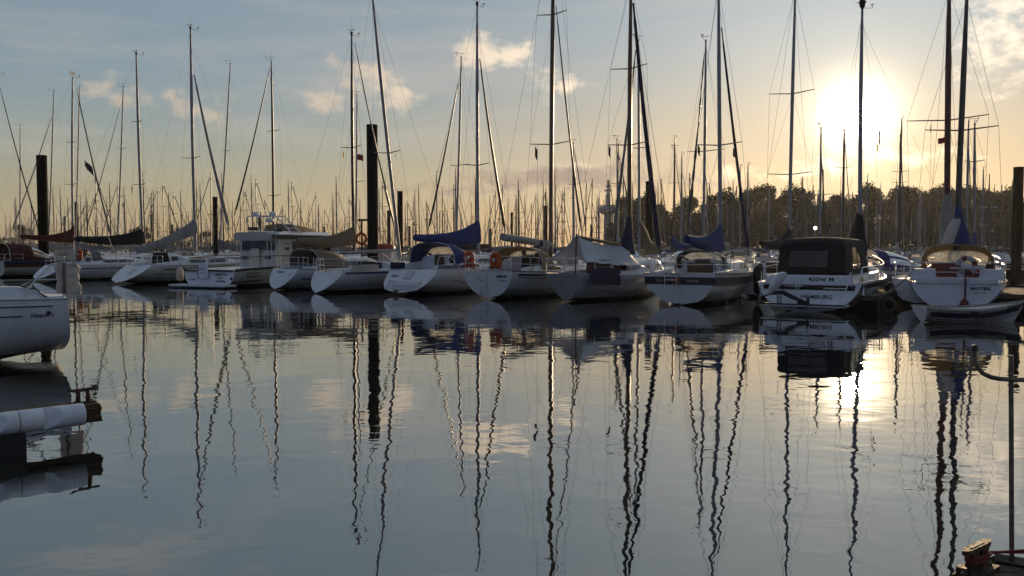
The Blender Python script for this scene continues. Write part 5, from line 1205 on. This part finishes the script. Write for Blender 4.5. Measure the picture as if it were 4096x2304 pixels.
# ---------------------------------------------------------------- life rings, fenders, person, lines, flags
def horseshoe(label, p, h):
    t = thing('horseshoe_buoy', label, 'lifebuoy', p, -h, 'orange horseshoe buoys on stern rails')
    pts = [(.16 * math.cos(a), 0, .16 * math.sin(a) + .12) for a in [math.pi * q / 10 for q in range(11)]]
    MB().tube([(.16, 0, -.34)] + pts + [(-.16, 0, -.34)], .105, 10).build('buoy_body', 'orange', t, 60)
    MB().box((0, -.02, -.1), (.2, .1, .4)).build('inner_pad', 'orange', t, 30); MB().box((0, -.1, -.27), (.5, .03, .04)).build('strap', 'black', t, 0)
    MB().lathe([(.05, 0), (.06, .1), (.03, .14)], (0, -.12, -.02), 8).build('light', 'whiteink', t, 40)
    return t
horseshoe('orange horseshoe buoy on the left end of the ASRAI stern rail', B7.w((-1.05, .05, 1.66)), B7.head)
horseshoe('orange horseshoe buoy at the middle of the ASRAI stern rail', B7.w((.42, -.12, 1.62)), B7.head)
horseshoe('orange horseshoe buoy on the rail of the yacht with black boom cover', B1.w((1.35, 2.3, 1.75)), B1.head)
st = at(1448, 1060, 55); ls = thing('life_ring_station', 'post with small roof left of the thickest mooring pile', 'life ring post', (st.x, st.y, 0), 0)
zt = at(1448, 880, 55).z; MB().tube([(0, 0, .3), (0, 0, zt)], .06, 8).build('post', 'oldwood', ls, 60); MB().box((.1, 0, zt), (.75, .5, .12), taper=.8).build('roof', 'oldwood', ls, 10)
ring_buoy('orange ring lifebuoy hanging on the post left of the thickest mooring pile', (st.x, st.y - .16, at(1448, 955, 55).z), .33, .085, (0, 0, R(-15)), bands=('orange', 'orange'))
ek = thing('equipment_box', 'white cabinet with red rounded lid right of the thickest mooring pile', 'cabinet', (at(1534, 1000, 57).x, 57, .5), R(-20))
MB().box((0, 0, .75), (1.5, .6, 1.5)).build('cabinet_body', 'gel', ek, 20); MB().lathe([(.78, 1.5), (.78, 1.8), (.6, 1.95), (.1, 2.0)], (0, 0, 0), 16).build('lid', 'red', ek, 50)
ek2 = thing('equipment_box', 'cream power cabinet on the walkway right of the thickest mooring pile', 'cabinet', (at(1550, 1000, 59).x + .6, 59, .5), R(-35))
MB().box((0, 0, .6), (.5, .4, 1.2)).build('cabinet_body', 'cream', ek2, 20); MB().box((0, 0, 1.24), (.56, .46, .08)).build('lid', 'greycloth', ek2, 10)

fender('white fender on the quarter of the yacht with silver boom cover', at(719, 1098, 49.5), 'whitecloth', .2, .75)
fender('large black fender amidships on the motor yacht LOOP TO', BM.w((2.13, 4.9, .55)), 'rubber', .33, 1.3)
fender('long black fender on the shoulder of the navy banded motor sailer', B9.w((B9.half(4.6) + .16, 4.6, .85)), 'rubber', .17, 1.1)
fender('second black fender near the bow of the navy banded motor sailer', B9.w((B9.half(6.6) + .14, 6.6, 1.0)), 'rubber', .15, .9)
fender('white round fender low at the bow of the navy banded motor sailer', B9.w((B9.half(6.0) + .16, 6.0, .3)), 'whitecloth', .17, .5)
fender('pale teardrop fender at the bow of the tarpaulin yacht', B8.w((B8.half(6.9) + .25, 6.9, .75)), 'whitecloth', .24, .7)
for i, (y_, m_, nm) in enumerate(((4.6, 'rubber', 'first black'), (5.0, 'whitecloth', 'first pale'), (5.4, 'whitecloth', 'second pale'), (5.9, 'rubber', 'second black'))):
    fender(f'{nm} fender in the cluster on the motor cruiser side', BC.w((BC.half(y_) + .18, y_, .55)), m_, .16, .55)
fender('pink round fender between the blue hooded cruiser and ASRAI', B7.w((-1.75, 1.4, 1.0)), 'skin', .24, .5)
fender('black fender at the stem of the grey yacht', BG.w((.5, 7.6, .75)), 'rubber', .2, .55)

def mooring(label, a, c, sg, r=.014, m='rope', grp='mooring lines at the sterns'):
    a = Vector(a); t = thing('mooring_line', label, 'rope', a, 0, grp); tube('rope_strand', [p - a for p in sag(a, c, sg)], r, m, t, 6)
mooring('dark mooring line drooping from the blue hooded cruiser to ASRAI', at(1768, 1089, 43), at(1868, 1130, 37), .12, .018, 'rubber')
mooring('pale line drooping from the motor cruiser to the yacht MATTEN', at(3395, 1130, 28.5), at(3640, 1090, 27.4), .55, .014)
mooring('second pale line from the finger pontoon up to the MATTEN rail', at(3515, 1190, 28.6), at(3660, 1075, 27.4), .12, .014)
mooring('rope drooping from the left edge to the near yacht rail', at(-60, 1090, 17), BH.w((hx, .6, 1.56)), .2, .010)
mooring('line drooping along the side of the tarpaulin yacht', at(2342, 1148, 33.2), at(2560, 1160, 36.5), .1, .012, 'rubber')

def person():
    t = thing('person', 'person in dark jacket and tan knitted cap sitting under the tan sprayhood of ASRAI', 'person', B7.w((.15, 2.4, B7.deck(2.4) - .12)), -B7.head + R(-60))
    J = [(0, 0, .12), (0, .02, .35), (0, .05, .58), (0, .06, .68), (0, .08, .78), (0, .09, .9), (.2, .05, .6), (.26, .12, .34), (.18, .34, .26), (-.2, .05, .6), (-.26, .12, .34), (-.16, .34, .27),
         (.11, .05, .1), (.13, .46, .12), (.13, .5, -.28), (-.11, .05, .1), (-.13, .46, .12), (-.13, .5, -.28), (.13, .62, -.33), (-.13, .62, -.33)]
    E = [(0, 1), (1, 2), (2, 3), (3, 4), (4, 5), (2, 6), (6, 7), (7, 8), (2, 9), (9, 10), (10, 11), (0, 12), (12, 13), (13, 14), (0, 15), (15, 16), (16, 17), (14, 18), (17, 19)]
    rad = [.17, .16, .17, .07, .085, .075, .085, .06, .042, .085, .06, .042, .1, .075, .05, .1, .075, .05, .04, .04]
    me = bpy.data.meshes.new('body'); me.from_pydata(J, E, []); o = obj('body', me, t)
    sk = o.modifiers.new('skin', 'SKIN'); me_sk = o.data.skin_vertices[0].data if o.data.skin_vertices else None
    for i, r_ in enumerate(rad): me_sk[i].radius = (r_, r_ * (.75 if i < 3 else 1))
    me_sk[0].use_root = True
    sb = o.modifiers.new('smooth', 'SUBSURF'); sb.levels = sb.render_levels = 2
    me.materials.append(M('jacket'))
    hd = MB().lathe([(.03, -.13), (.07, -.1), (.088, -.03), (.092, .04), (.08, .1), (.03, .13)], (0, .1, .88), 16).build('head', 'skin', t, 60)
    MB().lathe([(.1, .0), (.105, .04), (.1, .1), (.06, .16), (.02, .175)], (0, .09, .9), 16).build('cap', 'cap', t, 60)
    MB().tube([(0, .185, .9), (0, .215, .865), (0, .19, .86)], [.012, .018, .012], 6).build('nose', 'skin', t, 60)
    for s_ in (-1, 1):
        h_ = MB(); h_.loft([[Vector((s_ * .17 + w_ * math.cos(a), .34 + .09 * u, .265 + .025 * math.sin(a))) for a in [q * math.pi / 4 for q in range(8)]] for u, w_ in ((0, .03), (.5, .042), (1, .038))], True, True, True)
        for k in range(4): h_.tube([(s_ * .17 + (k - 1.5) * .02, .42, .265), (s_ * .17 + (k - 1.5) * .021, .465 - .006 * abs(k - 1.5), .255), (s_ * .17 + (k - 1.5) * .02, .485, .23)], [.0095, .009, .007], 6)
        h_.tube([(s_ * .17 - s_ * .035, .365, .265), (s_ * .17 - s_ * .065, .4, .26), (s_ * .17 - s_ * .06, .43, .25)], [.012, .01, .008], 6)
        h_.build('hand', 'skin', t, 60)
person()

def fl(label, px, py, Y, w, h, m, **k): return flag(label, at(px, py, Y), w, h, m, **k)
fl('black and red banner flying from a headsail left of the thin masts', 372, 680, 60, 1.05, .5, 'black', ang=2.2, bands=['black', 'redstripe'], group='larger flags in the rigging')
fl('dark red forked pennant at the mast of the tan covered yacht', 1430, 617, 48, .32, .33, 'red', ang=-.1)
fl('yellow and dark pennant left of the tan covered yacht mast', 1376, 614, 47, -.18, .32, 'yellow', ang=-1.2)
fl('tiny dark pennant hanging from the raked mast spreader', 1583, 618, 46, -.08, .2, 'black', ang=-1.3)
fl('small dark pennant under the left spreader of the dark mast', 2150, 600, 40, -.22, .5, 'blackcloth', ang=-1.0, line=(.3, 5))
fl('pointed pennant flying left of the tarpaulin yacht masts', 2442, 592, 42, -.2, .5, 'blackcloth', ang=-1.0, line=(.1, 4))
fl('small grey pennant below the spreader behind the blue boom cover', 2800, 590, 38, -.2, .4, 'blackcloth', ang=-1.0)
fl('orange red pennant at the furled headsail of the motor sailer', 2932, 592, 37, .25, .35, 'redstripe', ang=-.8)
fl('long striped pennant hanging beside the sun', 3521, 530, 39, -.2, .6, 'redstripe', ang=-1.2, bands=['bluestripe', 'whitecloth', 'redstripe'])
fl('second short pennant hanging beside the sun', 3512, 582, 39, -.15, .3, 'redstripe', ang=-1.2, bands=['bluestripe', 'whitecloth', 'redstripe'])
fl('dark signal flag under the left spreader of the dark red mast', 3725, 505, 34, -.1, .3, 'blackcloth', ang=-1.2, line=(.2, 3))
f_ = fl('red pennant with a white castle mark on the dark red mast', 3782, 545, 33, -.32, .22, 'red', ang=.35)
fl('black and white pennant above the motor cruiser', 3206, 715, 44, -.12, .4, 'blackcloth', ang=-1.2, bands=['whitecloth', 'blackcloth'])
fl('grey pennant near the tall mast behind the motor cruiser', 3126, 755, 44, -.12, .35, 'greycloth', ang=-1.2)
fl('white and black pennant on the spreader of the black covered yacht', 530, 752, 63, -.2, .55, 'blackcloth', ang=-1.2, bands=['blackcloth', 'whitecloth'])
fl('small red flag low in the rigging right of the thin masts', 489, 812, 75, .08, .35, 'red', ang=-.3)
fl('German flag of black red and gold on a stern staff right of the racing yacht', 1645, 1000, 46, -.16, .62, 'red', ang=-1.1, bands=['red', 'orange', 'yellow'], group='larger flags in the rigging', line=(.3, .6))
fl('triangular club flag at the masthead of the red covered yacht', 278, 285, 66, .38, .25, 'whitecloth', ang=-.1)

# ---------------------------------------------------------------- lamps, tower, shore, trees
def lamp(label, px, top, Y):
    p = at(px, top, Y); t = thing('street_lamp', label, 'street lamp', (p.x, p.y, .5), 0, 'twin lamps along the far walkway'); z = p.z - .5
    MB().tube([(0, 0, 0), (0, 0, z)], .06, 8).build('pole', 'galv', t, 60); MB().tube([(-.45, 0, z), (.45, 0, z)], .03, 6).build('arm', 'galv', t, 60)
    for s_ in (-1, 1): MB().lathe([(.12, -.16), (.2, -.12), (.24, 0), (.1, .08)], (s_ * .32, 0, z), 12).build('lamp_head', 'lampglass', t, 50)
lamp('twin headed lamp nearest behind the yacht MATTEN', 3957, 830, 58)
for i, (px, top, Y) in enumerate(((3938, 898, 95), (3962, 922, 135), (3980, 948, 180))): lamp('twin headed lamp %s in the row behind MATTEN' % ('second', 'third', 'fourth')[i], px, top, Y)
lp = thing('sun_glint', 'glowing bead standing in for a sun glint above the motor cruiser canopy', 'sun glint', at(3261, 912, 70), 0)  # sun glint above the canopy, added as a glowing bead on a pole
em = bpy.data.materials.new('glint_glow'); em.use_nodes = True; q = NT(em.node_tree); e_ = q.new('ShaderNodeEmission'); e_.inputs[0].default_value = (1, .85, .6, 1); e_.inputs[1].default_value = 14; o_ = q.new('ShaderNodeOutputMaterial'); q.put(o_.inputs[0], e_.outputs[0])
MB().lathe([(.02, -.13), (.1, -.1), (.13, 0), (.1, .1), (.02, .13)], (0, 0, 0), 12).build('glint_bead', em, lp, 60); MB().tube([(0, .1, -2.6), (0, .1, .16)], .04, 6).build('pole', 'galv', lp, 60)

p = at(2431, 960, 300); tw = thing('radar_tower', 'tall concrete radar tower with round lookout platform left of the trees', 'tower', (p.x, p.y, 0), 0)
zz = lambda py: at(2431, py, 300).z
MB().lathe([(1.45, 0), (1.4, zz(855))], (0, 0, 0), 20).build('shaft', 'concrete', tw, 40)
MB().lathe([(1.6, zz(858)), (3.1, zz(850)), (3.2, zz(832)), (2.6, zz(826)), (1.2, zz(820))], (0, 0, 0), 24).build('lookout', 'concrete', tw, 30)
MB().box((2.6, 0, zz(843)), (3.2, 2.2, 1.6)).build('annex', 'concrete', tw, 20)
MB().lathe([(.85, zz(820)), (.7, zz(780)), (.75, zz(778)), (.4, zz(775)), (.35, zz(725)), (.1, zz(718))], (0, 0, 0), 14).build('mast_top', 'concrete', tw, 30)
for py, w_ in ((762, 2.6), (745, 1.6)): MB().box((0, 0, zz(py)), (w_, .5, .5)).build('radar_bar', 'concrete', tw, 20)
for a in range(8): pass
MB().tube([(2.9 * math.cos(a), 2.9 * math.sin(a), zz(822)) for a in [q * math.pi / 12 for q in range(25)]], .08, 4, caps=False).build('platform_rail', 'galv', tw, 60)
tube('antenna', [(-1.5, 0, zz(826)), (-1.5, 0, zz(800))], .1, 'galv', tw)

# trees
tr = random.Random(5)
def crown_mesh(seed, hgt, rad, nclump, leafs, size):
    r_ = random.Random(seed); b = MB()
    lobes = []
    for i in range(nclump):
        z = hgt * (.22 + .76 * r_.random() ** .8); k = math.sin(min(1, (z / hgt - .12) / .9) * math.pi) ** .6
        a = r_.uniform(0, 2 * math.pi); d = rad * k * math.sqrt(r_.random()) * .85
        lobes.append((Vector((d * math.cos(a), d * math.sin(a), z)), r_.uniform(.12, .27) * hgt * .6))
    for c, lr in lobes:
        for j in range(leafs):
            v = Vector((r_.gauss(0, 1), r_.gauss(0, 1), r_.gauss(0, .8))); v.normalize(); p_ = c + v * lr * r_.random() ** .45
            n = Vector((r_.gauss(0, 1), r_.gauss(0, 1), r_.gauss(0, 1))).normalized(); u = n.orthogonal().normalized(); w__ = n.cross(u); s_ = size * r_.uniform(.6, 1.3)
            b.add([p_ - u * s_, p_ - w__ * s_ * .55, p_ + u * s_, p_ + w__ * s_ * .55], [(0, 1, 2, 3)])
    return b
def trunk_mesh(seed, hgt, rad):
    r_ = random.Random(seed); b = MB(); b.tube([(0, 0, -.5), (.1, 0, hgt * .3), (0, .1, hgt * .8)], [.45, .34, .08], 8)
    for i in range(9):
        z = hgt * r_.uniform(.22, .6); a = r_.uniform(0, 6.28); b.tube([(0, 0, z), (rad * .35 * math.cos(a), rad * .35 * math.sin(a), z + hgt * .1), (rad * .7 * math.cos(a), rad * .7 * math.sin(a), z + hgt * .25)], [.16, .1, .03], 5)
    return b
TR = []
for k, (h_, w_) in enumerate(((17, 6.0), (19, 7.0), (15.5, 6.5), (18, 5.2))):
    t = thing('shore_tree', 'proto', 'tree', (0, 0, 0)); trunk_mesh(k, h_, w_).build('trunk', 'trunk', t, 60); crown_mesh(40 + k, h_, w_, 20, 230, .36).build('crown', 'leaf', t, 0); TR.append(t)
uf = set(); KT = ['broad round crowned', 'tallest wide crowned', 'low spreading', 'narrow upright']
skyline = [(2500, 815), (2545, 800), (2600, 790), (2660, 812), (2720, 830), (2770, 800), (2830, 790), (2890, 780), (2950, 765), (3010, 760), (3075, 772), (3130, 785), (3180, 768), (3240, 775), (3300, 805), (3355, 800), (3410, 780), (3470, 760), (3530, 748), (3590, 765), (3640, 780), (3700, 760), (3760, 752), (3820, 770), (3880, 765), (3940, 785), (4000, 775), (4060, 760), (4110, 765), (4170, 770)]
skyline = [(px + (7 * i) % 17 - 8, py + (0, 34, 8, 44, 14)[i % 5] - 8) for i, (px, py) in enumerate(skyline)]
EXTRA = [(px + 28, py + 42) for px, py in skyline[::2]]
hs = (17, 19, 15.5, 18)
places_ = ['at the left end of the wood', 'left of the tall dark headsail', 'behind the motor sailer masts', 'under the tall grey mast', 'just below the sun', 'right of the sun', 'behind the yacht MATTEN', 'at the right edge of the wood']
for i, (px, py) in enumerate(skyline + EXTRA):
    k = (i * 7 + i // 5) % 4; o = TR[k] if k not in uf else copy_tree(TR[k]); uf.add(k)
    Y = 232 + (i % 3) * 9 + (24 if i >= len(skyline) else 0) + tr.uniform(-4, 4); p = at(px, py, Y); s_ = p.z / hs[k] * tr.uniform(.97, 1.04)
    o.location = (p.x, p.y, 0); o.rotation_euler = (0, 0, tr.uniform(0, 6.28)); o.scale = (s_ * 1.0, s_ * 1.0, s_)
    z_ = min(7, int((px - 2480) / 210)); rowname = 'front row' if i < len(skyline) else 'back row'
    tag(o, f'{KT[k]} dark tree in the {rowname} {places_[z_]}', 'tree', f'{KT[k]} trees {rowname} {places_[z_]}')
# undergrowth closing the wood and the low far shore
b = MB(); r_ = random.Random(3)
for i in range(15000):
    x = r_.uniform(28, 185); y = 238 + r_.uniform(-6, 20); z = r_.random() ** 1.2 * 9.5
    n = Vector((r_.gauss(0, 1), r_.gauss(0, 1), r_.gauss(0, 1))).normalized(); u = n.orthogonal().normalized(); w__ = n.cross(u); s_ = r_.uniform(.4, .9); c = Vector((x, y, z))
    b.add([c - u * s_, c - w__ * s_ * .6, c + u * s_, c + w__ * s_ * .6], [(0, 1, 2, 3)])
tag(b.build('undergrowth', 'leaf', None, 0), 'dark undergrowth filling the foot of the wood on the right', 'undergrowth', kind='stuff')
b = MB()
for i in range(15000):
    x = r_.uniform(-260, 45); y = 372 + r_.uniform(-12, 12)
    hmax = 5.5 + 3.2 * noise.noise((x * .06, 3, 1)) + 2.5 * noise.noise((x * .2, 7, 2)) - (2.5 if x > -85 else 0); z = max(.3, hmax) * r_.random() ** .7
    n = Vector((r_.gauss(0, 1), r_.gauss(0, 1), r_.gauss(0, 1))).normalized(); u = n.orthogonal().normalized(); w__ = n.cross(u); s_ = r_.uniform(.35, .8); c = Vector((x, y, z))
    b.add([c - u * s_, c - w__ * s_ * .6, c + u * s_, c + w__ * s_ * .6], [(0, 1, 2, 3)])
tag(b.build('shore_bushes', 'leaf2', None, 0), 'low line of green bushes on the far shore at the left', 'bushes', kind='stuff')
for i, (px, py) in enumerate(((75, 905), (110, 912), (545, 915), (580, 910), (715, 918), (820, 922), (1165, 955), (2495, 940))):
    k = i % 4; o = copy_tree(TR[k]); Y = 360; p = at(px, py, Y); s_ = p.z / hs[k]; o.location = (p.x, p.y, 0); o.scale = (s_, s_, s_); o.rotation_euler = (0, 0, i)
    tag(o, 'small rounded tree %s' % ['at the left edge beside the yacht canopy', 'second from the left edge of the far shore', 'above the black boom cover', 'right of the black boom cover mast', 'above the silver boom cover', 'left of the motor yacht arch', 'right of the motor yacht roof', 'at the foot of the radar tower'][i] + ' on the far shore', 'tree', 'small trees on the far shore')
b = MB(); b.loft([[Vector((x, 380 + 0 * x, -1)), Vector((x, 366, .4)), Vector((x, 380, 1.2)), Vector((x, 520, 2.0))] for x in (-600, -200, 60)], False); tag(b.build('far_bank', 'leaf2', None, 0), 'far river bank', 'bank', kind='structure')
b = MB(); b.loft([[Vector((x, 222, -1)), Vector((x, 228, .8)), Vector((x, 250, 1.5)), Vector((x, 420, 2.0))] for x in (30, 120, 420)], False, True, True); tag(b.build('wooded_bank', 'leaf2', None, 0), 'wooded bank', 'bank', kind='structure')

# ---------------------------------------------------------------- hazy evening air
hz = bpy.data.materials.new('evening_air'); hz.use_nodes = True; q = NT(hz.node_tree); v_ = q.new('ShaderNodeVolumePrincipled'); o_ = q.new('ShaderNodeOutputMaterial')
v_.inputs['Color'].default_value = (.9, .9, .9, 1); v_.inputs['Density'].default_value = .0001; v_.inputs['Anisotropy'].default_value = .6; q.put(o_.inputs['Volume'], v_.outputs[0])
b = MB(); b.box((0, 235, 22), (1280, 640, 50)); hb_ = b.build('haze', hz, None, 0); tag(hb_, 'thin golden evening haze', 'haze', kind='stuff')
